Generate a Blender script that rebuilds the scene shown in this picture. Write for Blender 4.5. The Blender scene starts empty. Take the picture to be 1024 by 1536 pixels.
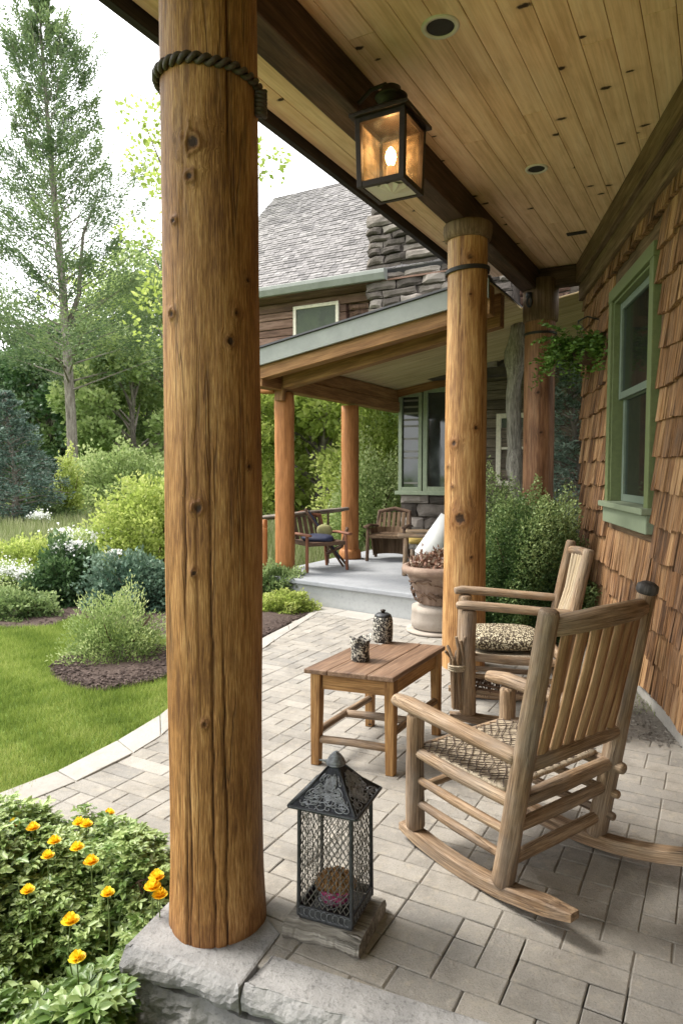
import bpy, math, random
import numpy as np
from mathutils import Vector, Matrix, Euler, noise as mn
random.seed(7); rng = np.random.default_rng(7)
R = math.radians; PI = math.pi
scene = bpy.context.scene; C = scene.collection
F = 1024.0; CAMZ = 1.5; TH = math.atan(60/1024)
# ---------- design helpers: pixel of the 1024x1536 photo -> world (used for placing by measured depth / height)
def ray(px, py):
    u = (px-512)/F; v = -(py-768)/F
    return Vector((u, math.cos(TH)+v*math.sin(TH), -math.sin(TH)+v*math.cos(TH)))
def PD(px, py, d):
    r = ray(px, py); k = d/r.y
    return Vector((r.x*k, d, CAMZ+r.z*k))
def PG(px, py, z=0.0):
    r = ray(px, py); k = (z-CAMZ)/r.z
    return Vector((r.x*k, r.y*k, z))
E1 = Vector((.4847, .8747, 0)); E2 = Vector((.8747, -.4847, 0)); UP = Vector((0, 0, 1))
def AB(a, b, z=0.0): return E1*a + E2*b + UP*z
def U(a, b): return random.uniform(a, b)
# ---------- objects
def props(o, label=None, cat=None, group=None, kind=None):
    if label: o['label'] = label
    if cat: o['category'] = cat
    if group: o['group'] = group
    if kind: o['kind'] = kind
    return o
def thing(name, label, cat, loc=(0, 0, 0), rz=0.0, group=None):
    o = bpy.data.objects.new(name, None); C.objects.link(o)
    o.empty_display_size = .05
    o.location = loc; o.rotation_euler = (0, 0, rz)
    return props(o, label, cat, group)
def mat_of(o):
    m = Matrix.Identity(4)
    while o is not None:
        m = Matrix.LocRotScale(o.location, o.rotation_euler, o.scale) @ m
        o = o.parent
    return m
def make(name, V, Fa, mat, parent=None, lc=None, tone=None, kn=None, smooth=False, bevel=0, local=False, origin=None, label=None, seg=2):
    """V world coordinates (or the thing's own when local)."""
    V = np.asarray(V, dtype=np.float32).reshape(-1, 3)
    if parent is not None and not local:
        m = np.array(mat_of(parent).inverted())
        V = V @ m[:3, :3].T.astype(np.float32) + m[:3, 3].astype(np.float32)
    if origin is not None:
        V = V - np.asarray(origin, dtype=np.float32)
    me = bpy.data.meshes.new(name)
    if isinstance(Fa, np.ndarray):
        n, k = Fa.shape
        me.vertices.add(len(V)); me.vertices.foreach_set('co', V.ravel())
        me.loops.add(n*k); me.loops.foreach_set('vertex_index', Fa.astype(np.int32).ravel())
        me.polygons.add(n); me.polygons.foreach_set('loop_start', np.arange(0, n*k, k, dtype=np.int32))
        me.update(calc_edges=True)
    else:
        me.from_pydata(V.tolist(), [], Fa); me.update()
    if lc is not None:
        at = me.attributes.new('lc', 'FLOAT_VECTOR', 'POINT'); at.data.foreach_set('vector', np.asarray(lc, dtype=np.float32).ravel())
    if tone is not None:
        at = me.attributes.new('tone', 'FLOAT', 'POINT'); at.data.foreach_set('value', np.asarray(tone, dtype=np.float32).ravel())
    if kn is not None:
        at = me.attributes.new('kn', 'FLOAT', 'POINT'); at.data.foreach_set('value', np.asarray(kn, dtype=np.float32).ravel())
    if smooth: me.polygons.foreach_set('use_smooth', [True]*len(me.polygons))
    me.materials.append(mat)
    o = bpy.data.objects.new(name, me); C.objects.link(o)
    if parent is not None: o.parent = parent
    if origin is not None: o.location = origin
    if bevel:
        b = o.modifiers.new('bevel', 'BEVEL'); b.width = bevel; b.segments = seg; b.limit_method = 'ANGLE'; b.angle_limit = R(40)
    if label: o['label'] = label
    return o
class MB:
    def __init__(s): s.v = []; s.f = []; s.lc = []; s.tn = []; s.kn = []
    def add(s, vs, fs, lcs=None, tone=None, kn=None):
        o = len(s.v); s.v += [tuple(v) for v in vs]; s.f += [tuple(i+o for i in f) for f in fs]
        s.lc += [tuple(v) for v in (lcs if lcs is not None else vs)]
        t = random.random() if tone is None else tone
        s.tn += list(t) if isinstance(t, (list, tuple)) else [t]*len(vs)
        s.kn += list(kn) if kn is not None else [0.0]*len(vs)
    def hexa(s, p, tone=None):
        """p: 8 points, bottom ring 0-3, top ring 4-7"""
        p = [Vector(q) for q in p]
        ex = (p[1]-p[0]).length; ey = (p[3]-p[0]).length; ez = (p[4]-p[0]).length
        L = [(0, 0, 0), (ex, 0, 0), (ex, ey, 0), (0, ey, 0), (0, 0, ez), (ex, 0, ez), (ex, ey, ez), (0, ey, ez)]
        ax = max(range(3), key=lambda i: (ex, ey, ez)[i])
        off = (U(0, 40), U(0, 40), U(0, 40)); out = []
        for l in L:
            q = [l[0]+off[0], l[1]+off[1], l[2]+off[2]]
            q[ax], q[2] = q[2], q[ax]; out.append(tuple(q))
        s.add(p, [(3, 2, 1, 0), (4, 5, 6, 7), (0, 1, 5, 4), (1, 2, 6, 5), (2, 3, 7, 6), (3, 0, 4, 7)], out, tone)
    def box(s, c, ax, ay, az, tone=None):
        c, ax, ay, az = Vector(c), Vector(ax)/2, Vector(ay)/2, Vector(az)/2
        s.hexa([c-ax-ay-az, c+ax-ay-az, c+ax+ay-az, c-ax+ay-az, c-ax-ay+az, c+ax-ay+az, c+ax+ay+az, c-ax+ay+az], tone)
    def bar(s, p, q, w, h, up=UP, tone=None, w2=None):
        """board from p to q, width w (sideways), height h (along up)"""
        p, q = Vector(p), Vector(q); d = (q-p).normalized(); sd = d.cross(Vector(up)).normalized(); u = sd.cross(d).normalized()
        w2 = w if w2 is None else w2
        P = []
        for c, ww in ((p, w), (q, w2)):
            P.append([c-sd*ww/2-u*h/2, c+sd*ww/2-u*h/2, c+sd*ww/2+u*h/2, c-sd*ww/2+u*h/2])
        s.hexa(P[0]+P[1], tone)
    def tube(s, pts, rad, n=12, tone=None, wob=0.0, flat=1.0, up=None, round_=True, res=None):
        pts = [Vector(p) for p in pts]
        if not isinstance(rad, (list, tuple)): rad = [rad]*len(pts)
        if res:
            np_, nr = [], []
            for i in range(len(pts)-1):
                k = max(1, int((pts[i+1]-pts[i]).length/res))
                for j in range(k):
                    np_.append(pts[i].lerp(pts[i+1], j/k)); nr.append(rad[i]+(rad[i+1]-rad[i])*j/k)
            np_.append(pts[-1]); nr.append(rad[-1]); pts, rad = np_, nr
        if round_:
            d0 = (pts[0]-pts[1]).normalized(); d1 = (pts[-1]-pts[-2]).normalized()
            r0, r1 = rad[0], rad[-1]
            pts = [pts[0]+d0*.0, pts[0]-d0*min(r0*.12, .004)]+[pts[0]-d0*min(r0*.4, (pts[1]-pts[0]).length*.4)]+pts[1:-1]+[pts[-1]-d1*min(r1*.4, (pts[-1]-pts[-2]).length*.4), pts[-1]-d1*min(r1*.12, .004), pts[-1]]
            rad = [r0*.72, r0*.9, r0]+list(rad[1:-1])+[r1, r1*.9, r1*.72]
        m = len(pts); T = []
        for i in range(m):
            a = pts[max(i-1, 0)]; b = pts[min(i+1, m-1)]; T.append((b-a).normalized())
        u = Vector(up) if up is not None else (UP if abs(T[0].z) < .9 else Vector((1, 0, 0)))
        u = (u-T[0]*u.dot(T[0])).normalized()
        vs, lcs, fs = [], [], []; off = Vector((U(0, 40), U(0, 40), U(0, 40))); sl = 0; seed = Vector((U(0, 99), U(0, 99), U(0, 99)))
        for i in range(m):
            if i: sl += (pts[i]-pts[i-1]).length
            u = (u-T[i]*u.dot(T[i])).normalized(); w = T[i].cross(u)
            for k in range(n):
                t = 2*PI*k/n; r = rad[i]
                if wob:
                    r *= 1+wob*mn.noise(seed+Vector((math.cos(t)*1.2, math.sin(t)*1.2, sl*6)))
                vs.append(pts[i]+u*(math.sin(t)*r*flat)+w*(math.cos(t)*r))
                lcs.append(off+Vector((math.cos(t)*r, math.sin(t)*r, sl)))
        for i in range(m-1):
            for k in range(n):
                a = i*n+k; b = i*n+(k+1) % n
                fs.append((a, b, b+n, a+n))
        fs.append(tuple(reversed(range(n)))); fs.append(tuple(range((m-1)*n, m*n)))
        s.add(vs, fs, lcs, tone)
    def lathe(s, prof, c=(0, 0, 0), n=32, tone=None, sx=1, sy=1, tw=0):
        c = Vector(c); vs, lcs, fs = [], [], []; off = Vector((U(0, 9), U(0, 9), U(0, 9)))
        for r, z in prof:
            for k in range(n):
                t = 2*PI*k/n+tw
                vs.append(c+Vector((r*math.cos(t)*sx, r*math.sin(t)*sy, z))); lcs.append(off+vs[-1]-c)
        for i in range(len(prof)-1):
            for k in range(n):
                a = i*n+k; b = i*n+(k+1) % n
                fs.append((a, b, b+n, a+n))
        if prof[0][0] > 1e-4: fs.append(tuple(reversed(range(n))))
        if prof[-1][0] > 1e-4: fs.append(tuple(range((len(prof)-1)*n, len(prof)*n)))
        s.add(vs, fs, lcs, tone)
    def build(s, name, mat, parent=None, **k):
        return make(name, s.v, s.f, mat, parent, s.lc, s.tn, s.kn, **k)
# ---------- materials
class NT:
    def __init__(s, name):
        s.m = bpy.data.materials.new(name); s.m.use_nodes = True; s.t = s.m.node_tree; s.n = s.t.nodes
        s.b = s.n['Principled BSDF']; s.out = s.n['Material Output']
    def node(s, ty, **kw):
        n = s.n.new(ty)
        for k, v in kw.items():
            if k.startswith('i_'): s.set(n.inputs[k[2:].replace('_', ' ')], v)
            else: setattr(n, k, v)
        return n
    def set(s, inp, v):
        if isinstance(v, bpy.types.NodeSocket): s.t.links.new(v, inp)
        else: inp.default_value = v
    def attr(s, name, vec=False):
        n = s.node('ShaderNodeAttribute', attribute_name=name); return n.outputs['Vector' if vec else 'Fac']
    def pos(s): return s.node('ShaderNodeNewGeometry').outputs['Position']
    def obj(s): return s.node('ShaderNodeTexCoord').outputs['Object']
    def map(s, v, sc, loc=(0, 0, 0)):
        n = s.node('ShaderNodeMapping'); s.set(n.inputs['Vector'], v); n.inputs['Scale'].default_value = sc if isinstance(sc, (tuple, list)) else (sc, sc, sc); n.inputs['Location'].default_value = loc
        return n.outputs[0]
    def noise(s, v, scale=1, detail=4, rough=.55, dist=0, col=False):
        n = s.node('ShaderNodeTexNoise'); s.set(n.inputs['Vector'], v)
        n.inputs['Scale'].default_value = scale; n.inputs['Detail'].default_value = detail; n.inputs['Roughness'].default_value = rough; n.inputs['Distortion'].default_value = dist
        return n.outputs['Color' if col else 'Fac']
    def voro(s, v, scale=1, feature='F1', out='Distance', rnd=1):
        n = s.node('ShaderNodeTexVoronoi', feature=feature); s.set(n.inputs['Vector'], v); n.inputs['Scale'].default_value = scale; n.inputs['Randomness'].default_value = rnd
        return n.outputs[out]
    def math(s, op, a, b=0.0, c=None, clamp=False):
        n = s.node('ShaderNodeMath', operation=op, use_clamp=clamp); s.set(n.inputs[0], a); s.set(n.inputs[1], b)
        if c is not None: s.set(n.inputs[2], c)
        return n.outputs[0]
    def rng(s, v, a, b, c=0., d=1.):
        n = s.node('ShaderNodeMapRange'); s.set(n.inputs[0], v)
        for i, x in enumerate((a, b, c, d)): n.inputs[i+1].default_value = x
        return n.outputs[0]
    def ramp(s, f, stops):
        n = s.node('ShaderNodeValToRGB'); s.set(n.inputs[0], f); el = n.color_ramp.elements
        while len(el) < len(stops): el.new(.5)
        for e, (p, c) in zip(el, stops): e.position = p; e.color = (*c, 1)
        return n.outputs[0]
    def mix(s, f, a, b, mode='MIX'):
        n = s.node('ShaderNodeMix', data_type='RGBA', blend_type=mode)
        s.set(n.inputs[0], f)
        for i, x in ((6, a), (7, b)):
            s.set(n.inputs[i], (*x, 1) if isinstance(x, tuple) and len(x) == 3 else x)
        return n.outputs[2]
    def bump(s, h, strength=.5, dist=.01, normal=None):
        n = s.node('ShaderNodeBump'); s.set(n.inputs['Height'], h); n.inputs['Strength'].default_value = strength; n.inputs['Distance'].default_value = dist
        if normal is not None: s.set(n.inputs['Normal'], normal)
        return n.outputs[0]
    def fin(s, col, rough=.7, nrm=None, spec=.3, metal=0.):
        s.set(s.b.inputs['Base Color'], (*col, 1) if isinstance(col, tuple) and len(col) == 3 else col)
        s.set(s.b.inputs['Roughness'], rough); s.set(s.b.inputs['Specular IOR Level'], spec); s.set(s.b.inputs['Metallic'], metal)
        if nrm is not None: s.set(s.b.inputs['Normal'], nrm)
        return s.m
def wood(name, dark, mid, light, gs=70, stretch=.05, stain=.5, stainc=None, crack=.5, rough=.7, bump=.4, bd=.003, tonew=.35, knots=0, spec=.25, grey=0, cs=22, fib=.5):
    t = NT(name); lc = t.attr('lc', True); tone = t.attr('tone'); kn = t.attr('kn')
    wv = t.noise(t.map(lc, (6, 6, 2.2)), 1, 2, .5, 0, True)
    wn = t.node('ShaderNodeVectorMath', operation='MULTIPLY_ADD'); t.set(wn.inputs[0], wv); wn.inputs[1].default_value = (.012, .012, 0); t.set(wn.inputs[2], lc); lw = wn.outputs[0]
    g = t.noise(t.map(lw, (gs, gs, gs*stretch)), 1, 7, .68)
    g2 = t.noise(t.map(lw, (gs*3.2, gs*3.2, gs*stretch*2)), 1, 3, .6)
    st = t.noise(t.map(lc, (9, 9, 2.0)), 1, 5, .6)
    f = t.math('ADD', t.math('MULTIPLY', t.rng(g, .36, .64), .55), t.math('MULTIPLY', t.rng(st, .33, .67), .45))
    f = t.math('ADD', f, t.math('MULTIPLY', t.math('SUBTRACT', tone, .5), tonew))
    col = t.ramp(f, [(.12, dark), (.5, mid), (.88, light)])
    if stainc is not None:
        sm = t.noise(t.map(lc, (14, 14, 3.0), (3, 7, 1)), 1, 5, .65)
        col = t.mix(t.rng(sm, .56, .70, 0, stain), col, stainc)
    if grey:
        gm = t.noise(t.map(lc, (7, 7, 4.0), (13, 2, 5)), 1, 5, .65)
        col = t.mix(t.rng(gm, .42, .68, 0, grey), col, (.27, .245, .215))
    ck = t.noise(t.map(lw, (cs, cs, .9), (5, 5, 5)), 1, 3, .5)
    cm = t.noise(t.map(lc, (8, 8, 1.5), (9, 1, 4)), 1, 2, .5)
    cr = t.math('MULTIPLY', t.rng(t.math('ABSOLUTE', t.math('SUBTRACT', ck, .5)), 0, .016, 1, 0), t.rng(cm, .47, .56))
    col = t.mix(t.math('MULTIPLY', cr, crack), col, tuple(x*.22 for x in dark))
    col = t.mix(t.math('MULTIPLY', t.rng(g2, .36, .58, fib, 0), 1.0), col, tuple(x*.55 for x in dark))
    h = t.math('ADD', t.math('MULTIPLY', g, .6), t.math('MULTIPLY', g2, .35))
    h = t.math('SUBTRACT', h, t.math('MULTIPLY', cr, 1.2*crack))
    if knots:
        sx = t.node('ShaderNodeSeparateXYZ'); t.set(sx.inputs[0], lc); cx = t.node('ShaderNodeCombineXYZ')
        t.set(cx.inputs[0], t.math('MULTIPLY', t.math('ADD', sx.outputs[0], sx.outputs[1]), knots*.55)); t.set(cx.inputs[1], t.math('MULTIPLY', sx.outputs[2], knots))
        v1 = t.node('ShaderNodeTexVoronoi', voronoi_dimensions='2D'); t.set(v1.inputs['Vector'], cx.outputs[0]); v1.inputs['Scale'].default_value = 1
        v, vc = v1.outputs['Distance'], v1.outputs['Color']
        sp = t.node('ShaderNodeSeparateColor'); t.set(sp.inputs[0], vc)
        on = t.math('GREATER_THAN', sp.outputs[0], .74)
        sz = t.rng(sp.outputs[1], 0, 1, .04, .12)
        vd = t.math('ADD', v, t.math('MULTIPLY', t.math('SUBTRACT', t.noise(t.map(lc, 30), 1, 4, .7), .5), .16))
        k1 = t.math('MULTIPLY', on, t.math('SUBTRACT', 1.0, t.math('DIVIDE', vd, sz), clamp=True), clamp=True)
        k2 = t.math('MULTIPLY', on, t.rng(v, .05, .28, .35, 0))
        col = t.mix(k2, col, tuple(x*.8 for x in dark)); col = t.mix(t.math('MULTIPLY', k1, 2.2, clamp=True), col, (.035, .018, .008))
    kh = t.math('MULTIPLY', kn, t.rng(t.noise(t.map(lc, (60, 60, 20)), 1, 4, .7), .3, .6, .75, 1.45))
    col = t.mix(t.rng(kh, .0, .45, 0, .8), col, tuple(x*1.1 for x in dark))
    col = t.mix(t.rng(kh, .5, 1.0), col, tuple(x*.22 for x in dark))
    return t.fin(col, rough, t.bump(h, bump, bd), spec)
def leafmat(name, stops, trans=.35, rough=.5, spec=.3):
    t = NT(name); tone = t.attr('tone')
    col = t.ramp(tone, stops)
    t.fin(col, rough, None, spec)
    tr = t.node('ShaderNodeBsdfTranslucent'); t.set(tr.inputs[0], t.mix(.5, col, (.5, .62, .12), 'MULTIPLY') if False else col)
    mx = t.node('ShaderNodeMixShader'); mx.inputs[0].default_value = trans
    t.t.links.new(t.b.outputs[0], mx.inputs[1]); t.t.links.new(tr.outputs[0], mx.inputs[2]); t.t.links.new(mx.outputs[0], t.out.inputs[0])
    return t.m
def stone(name, a, b, c, sc=6, bump=.6, bd=.01, rough=.85, tonew=.5, speck=.25):
    t = NT(name); p = t.attr('lc', True); tone = t.attr('tone')
    n1 = t.noise(p, sc, 8, .62); n2 = t.noise(t.map(p, 1), sc*9, 4, .7); n3 = t.noise(p, sc*.35, 3, .5)
    f = t.math('ADD', t.math('ADD', t.math('MULTIPLY', n1, .6), t.math('MULTIPLY', n3, .4)), t.math('MULTIPLY', t.math('SUBTRACT', tone, .5), tonew))
    col = t.ramp(f, [(.25, a), (.5, b), (.78, c)])
    col = t.mix(t.rng(n2, .52, .72, 0, speck), col, tuple(x*.35 for x in a))
    h = t.math('ADD', t.math('MULTIPLY', n1, 1.0), t.math('MULTIPLY', n2, .35))
    return t.fin(col, rough, t.bump(h, bump, bd), .25)
def plain(name, col, rough=.5, metal=0., spec=.4, var=.15, sc=20, bump=.15, bd=.002):
    t = NT(name); p = t.obj()
    n = t.noise(p, sc, 6, .65)
    c = t.mix(t.rng(n, .35, .7), tuple(x*(1-var) for x in col), tuple(min(1, x*(1+var)) for x in col))
    return t.fin(c, t.rng(n, .3, .7, max(0, rough-.1), min(1, rough+.1)), t.bump(n, bump, bd), spec, metal)
# ---------- material set
M = {}
M['post'] = wood('old_log', (.13, .05, .015), (.36, .172, .054), (.60, .35, .145), gs=230, stretch=.05, stainc=(.14, .06, .022), stain=.75, crack=.6, cs=15, rough=.6, bump=.9, bd=.005, tonew=0, spec=.3)
M['post_mid'] = wood('honey_log', (.17, .07, .022), (.41, .215, .078), (.60, .375, .165), gs=90, stretch=.045, stainc=(.13, .055, .03), stain=.55, crack=.35, rough=.5, bump=.35, tonew=.1)
M['post_red'] = wood('red_brown_log', (.11, .048, .024), (.24, .115, .058), (.35, .19, .10), gs=50, stainc=(.24, .15, .09), stain=.4, crack=.4, rough=.6, tonew=.1)
M['post_orange'] = wood('orange_log', (.24, .095, .03), (.37, .155, .052), (.46, .21, .08), gs=40, stainc=(.2, .08, .03), stain=.3, crack=.1, rough=.6, bump=.2, tonew=.1)
M['chair'] = wood('peeled_log', (.11, .064, .034), (.29, .19, .11), (.47, .34, .22), gs=120, stretch=.04, stainc=(.17, .095, .05), stain=.65, crack=.7, rough=.6, bump=.8, bd=.003, tonew=.25, grey=.5, cs=40)
M['slat'] = wood('slat_wood', (.18, .095, .045), (.36, .215, .105), (.50, .33, .18), gs=120, stainc=(.2, .11, .05), stain=.3, crack=.25, rough=.55, bump=.3, tonew=.3, grey=.12)
M['slat_grey'] = wood('slat_pale', (.30, .22, .13), (.44, .34, .22), (.55, .45, .31), gs=80, crack=.2, rough=.6, bump=.3, tonew=.3, grey=.4)
M['darkcap'] = wood('burnt_end', (.03, .026, .024), (.065, .058, .055), (.11, .10, .095), gs=60, crack=.5, rough=.6)
M['table'] = wood('table_leg_wood', (.16, .075, .025), (.34, .18, .065), (.46, .27, .11), gs=80, stainc=(.12, .06, .025), stain=.5, crack=.3, rough=.6, tonew=.25, knots=9)
M['tabletop'] = wood('table_top_wood', (.11, .06, .035), (.22, .13, .08), (.33, .215, .14), gs=60, stainc=(.10, .055, .03), stain=.5, crack=.3, rough=.5, tonew=.3, spec=.4)
M['ceiling'] = wood('pine_boards', (.56, .36, .205), (.74, .51, .32), (.82, .61, .41), gs=26, stretch=.03, stainc=(.42, .25, .12), stain=.35, fib=.18, crack=0, rough=.6, bump=.1, tonew=.22, knots=5.5)
M['beam'] = wood('dark_beam', (.035, .019, .012), (.068, .038, .024), (.115, .07, .048), gs=40, stainc=(.14, .095, .075), stain=.35, crack=.3, rough=.7, tonew=.1)
M['fascia'] = wood('dark_fascia', (.018, .014, .015), (.028, .021, .022), (.045, .034, .034), gs=40, crack=.1, rough=.7)
M['ledger'] = wood('ledger_wood', (.09, .055, .03), (.17, .11, .065), (.26, .18, .11), gs=40, crack=.5, rough=.75, tonew=.2)
M['shake'] = wood('cedar_shake', (.075, .034, .014), (.30, .15, .064), (.50, .30, .145), gs=75, stretch=.04, stainc=(.12, .07, .045), stain=.7, crack=1, cs=70, rough=.8, bump=1, bd=.008, tonew=.6, grey=.2)
M['porchwood'] = wood('amber_beam', (.16, .075, .028), (.27, .14, .055), (.36, .20, .085), gs=30, crack=.1, rough=.65, bump=.2)
M['soffit'] = wood('cream_soffit', (.42, .32, .17), (.56, .45, .26), (.64, .53, .33), gs=14, crack=0, rough=.6, bump=.1, tonew=.3)
M['siding'] = wood('brown_siding', (.09, .052, .038), (.17, .10, .072), (.26, .165, .125), gs=25, stretch=.08, crack=.2, rough=.8, tonew=.6)
M['logwall'] = wood('grey_log_wall', (.075, .06, .048), (.14, .115, .09), (.22, .18, .14), gs=25, stretch=.1, crack=.5, rough=.85, tonew=.5)
M['driftwood'] = wood('driftwood', (.10, .09, .075), (.24, .22, .19), (.40, .375, .33), gs=40, stretch=.12, crack=.8, rough=.8, bump=.8, bd=.004, tonew=.3, cs=25)
M['darktwig'] = wood('twig_bark', (.05, .03, .02), (.10, .06, .04), (.18, .11, .07), gs=60, crack=.3, rough=.7)
M['reddish'] = wood('reddish_wood', (.12, .045, .025), (.22, .09, .05), (.32, .15, .09), gs=50, crack=.2, rough=.6)
M['bark'] = wood('tree_bark', (.10, .085, .07), (.19, .165, .14), (.30, .27, .235), gs=18, stretch=.2, crack=.6, rough=.9, bump=.8, bd=.02)
M['gate'] = wood('rail_wood', (.10, .08, .065), (.2, .165, .14), (.33, .29, .25), gs=60, crack=.4, rough=.8)
def paver_mat():
    t = NT('paver_stone'); p = t.pos(); tone = t.attr('tone')
    n1 = t.noise(p, 9, 6, .6); n2 = t.noise(p, 160, 3, .75); n3 = t.noise(p, 1.3, 3, .5); n4 = t.noise(p, 38, 5, .65)
    f = t.math('ADD', t.math('MULTIPLY', tone, .62), t.math('MULTIPLY', n1, .38))
    col = t.ramp(f, [(.2, (.205, .195, .18)), (.4, (.265, .248, .222)), (.58, (.32, .295, .258)), (.8, (.37, .345, .31))])
    col = t.mix(t.rng(n3, .42, .6, 0, .22), col, (.30, .29, .275))
    col = t.mix(t.rng(n2, .5, .7, 0, .45), col, (.10, .09, .075)); n5 = t.noise(p, 3.6, 6, .7); col = t.mix(t.rng(n5, .47, .66, 0, .5), col, (.15, .135, .115)); n6 = t.noise(p, 17, 7, .75); col = t.mix(t.rng(n6, .52, .68, 0, .45), col, (.42, .37, .29))
    col = t.mix(t.rng(n4, .56, .74, 0, .35), col, (.44, .41, .35))
    return t.fin(col, .85, t.bump(t.math('ADD', t.math('ADD', n4, n6), t.math('MULTIPLY', n2, .7)), .8, .005), .25)
M['paver'] = paver_mat()
M['slab'] = stone('ledge_stone', (.15, .15, .152), (.27, .265, .26), (.39, .38, .37), sc=7, bump=.9, bd=.014, tonew=.1, speck=.55)
M['border'] = stone('border_stone', (.25, .235, .21), (.33, .31, .28), (.40, .38, .345), sc=8, bump=.3, bd=.005, tonew=.25)
M['platform'] = stone('platform_stone', (.22, .23, .245), (.29, .30, .315), (.35, .36, .375), sc=3, bump=.15, bd=.005, tonew=.1)
M['riser'] = stone('riser_stone', (.29, .30, .30), (.36, .37, .365), (.42, .43, .42), sc=3, bump=.15, bd=.005, tonew=.1)
M['rubble'] = stone('rubble_stone', (.06, .05, .043), (.13, .11, .095), (.24, .21, .185), sc=7, bump=.9, bd=.02, tonew=.8)
M['concrete'] = stone('foundation_concrete', (.22, .21, .195), (.31, .295, .27), (.40, .385, .355), sc=9, bump=.6, bd=.01)
M['mortar'] = stone('sand_joint', (.13, .12, .105), (.19, .175, .15), (.25, .23, .20), sc=40, bump=.5, bd=.004)
M['urn'] = stone('urn_clay', (.16, .10, .075), (.27, .195, .15), (.38, .31, .25), sc=12, bump=.8, bd=.01)
M['pot'] = stone('pot_clay', (.24, .20, .165), (.33, .285, .24), (.43, .385, .335), sc=10, bump=.3, bd=.004)
M['roof'] = stone('asphalt_shingle', (.115, .108, .108), (.18, .168, .166), (.25, .236, .23), sc=30, bump=.5, bd=.006, tonew=1.0)
M['flash'] = plain('painted_fascia', (.21, .222, .20), .5, var=.12, sc=6)
M['drip'] = plain('dark_drip_edge', (.05, .05, .055), .5)
M['green'] = plain('sage_green_paint', (.135, .165, .07), .55, var=.15, sc=25, bump=.3)
M['green2'] = plain('pale_green_paint', (.21, .25, .17), .55, var=.15, sc=25)
M['cream'] = plain('cream_paint', (.62, .58, .47), .5)
M['sashgrey'] = plain('sash_grey_green', (.15, .19, .15), .5)
M['iron'] = plain('dark_iron', (.055, .057, .062), .5, metal=.55, var=.4, sc=60, bump=.5, bd=.003)
M['ironlight'] = plain('worn_iron', (.24, .25, .27), .5, metal=.6, var=.4, sc=80, bump=.4)
M['wire'] = plain('wire_mesh', (.17, .165, .15), .5, metal=.5, var=.4, sc=80)
M['bronze'] = plain('dark_bronze', (.030, .020, .014), .5, metal=.4, var=.3, sc=50)
M['rope'] = plain('twisted_rope', (.055, .036, .027), .55, var=.5, sc=90, bump=.8, bd=.004, spec=.5)
M['strap'] = plain('black_strap', (.02, .018, .018), .5)
M['rush'] = plain('tan_rush', (.40, .33, .24), .8, var=.45, sc=120, bump=.6, bd=.003)
M['cord'] = plain('dark_cord', (.085, .06, .045), .7)
M['white'] = plain('white_cloth', (.80, .80, .78), .8, var=.03)
M['ring'] = plain('white_trim_ring', (.62, .58, .50), .4, var=.05)
M['void'] = plain('dark_can', (.02, .018, .016), .6)
M['navy'] = plain('navy_cushion', (.015, .02, .05), .6)
M['olive'] = plain('olive_cloth', (.20, .19, .08), .8)
M['yellowcloth'] = plain('yellow_cloth', (.5, .36, .1), .8)
M['magenta'] = plain('magenta_bowl', (.38, .03, .14), .4, var=.4, sc=40)
M['straw'] = wood('dried_straw', (.19, .09, .03), (.36, .19, .075), (.52, .32, .15), gs=160, crack=.3, rough=.7, tonew=.6)
M['soil'] = stone('soil', (.035, .025, .02), (.06, .043, .035), (.09, .068, .055), sc=25, bump=.9, bd=.02)
def mulch():
    return stone('mulch', (.045, .03, .025), (.08, .055, .045), (.13, .095, .08), sc=45, bump=.9, bd=.02, tonew=.9)
M['mulch'] = mulch()
M['gravel'] = stone('gravel', (.13, .12, .105), (.22, .20, .175), (.33, .31, .28), sc=60, bump=.9, bd=.02, tonew=.9)
def grassm():
    t = NT('grass_ground'); p = t.pos()
    n = t.noise(p, 1.2, 5, .6); n2 = t.noise(p, 30, 4, .7)
    c = t.ramp(t.math('ADD', t.math('MULTIPLY', n, .5), t.math('MULTIPLY', n2, .5)), [(.3, (.06, .09, .02)), (.5, (.11, .17, .035)), (.7, (.18, .24, .06))])
    return t.fin(c, .9, t.bump(n2, .8, .02), .1)
M['grass'] = grassm()
M['blade'] = leafmat('grass_blade', [(0, (.11, .17, .03)), (.5, (.24, .32, .06)), (1, (.42, .46, .15))], .35, .6, .2)
M['meadow'] = leafmat('meadow_grass', [(0, (.12, .16, .05)), (.5, (.24, .27, .12)), (1, (.36, .36, .22))], .3, .7, .1)
L = {}
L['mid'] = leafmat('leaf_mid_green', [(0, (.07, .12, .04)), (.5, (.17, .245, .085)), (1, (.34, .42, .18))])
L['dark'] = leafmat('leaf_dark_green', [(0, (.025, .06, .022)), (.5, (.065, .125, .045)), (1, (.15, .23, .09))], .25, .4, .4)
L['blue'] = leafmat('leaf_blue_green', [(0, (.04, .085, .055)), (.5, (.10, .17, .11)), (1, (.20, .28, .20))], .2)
L['lime'] = leafmat('leaf_lime', [(0, (.18, .25, .04)), (.5, (.35, .43, .10)), (1, (.54, .58, .20))], .5)
L['fresh'] = leafmat('leaf_fresh', [(0, (.13, .20, .055)), (.5, (.29, .38, .13)), (1, (.50, .56, .26))], .4)
L['pine'] = leafmat('needle_green', [(0, (.06, .10, .045)), (.5, (.12, .18, .075)), (1, (.23, .29, .115))], .45)
L['spruce'] = leafmat('needle_blue', [(0, (.04, .075, .058)), (.5, (.10, .155, .12)), (1, (.20, .27, .21))], .15)
L['flower'] = leafmat('plant_leaf', [(0, (.05, .10, .025)), (.5, (.15, .25, .06)), (1, (.40, .50, .20))], .35, .38, .5)
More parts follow.
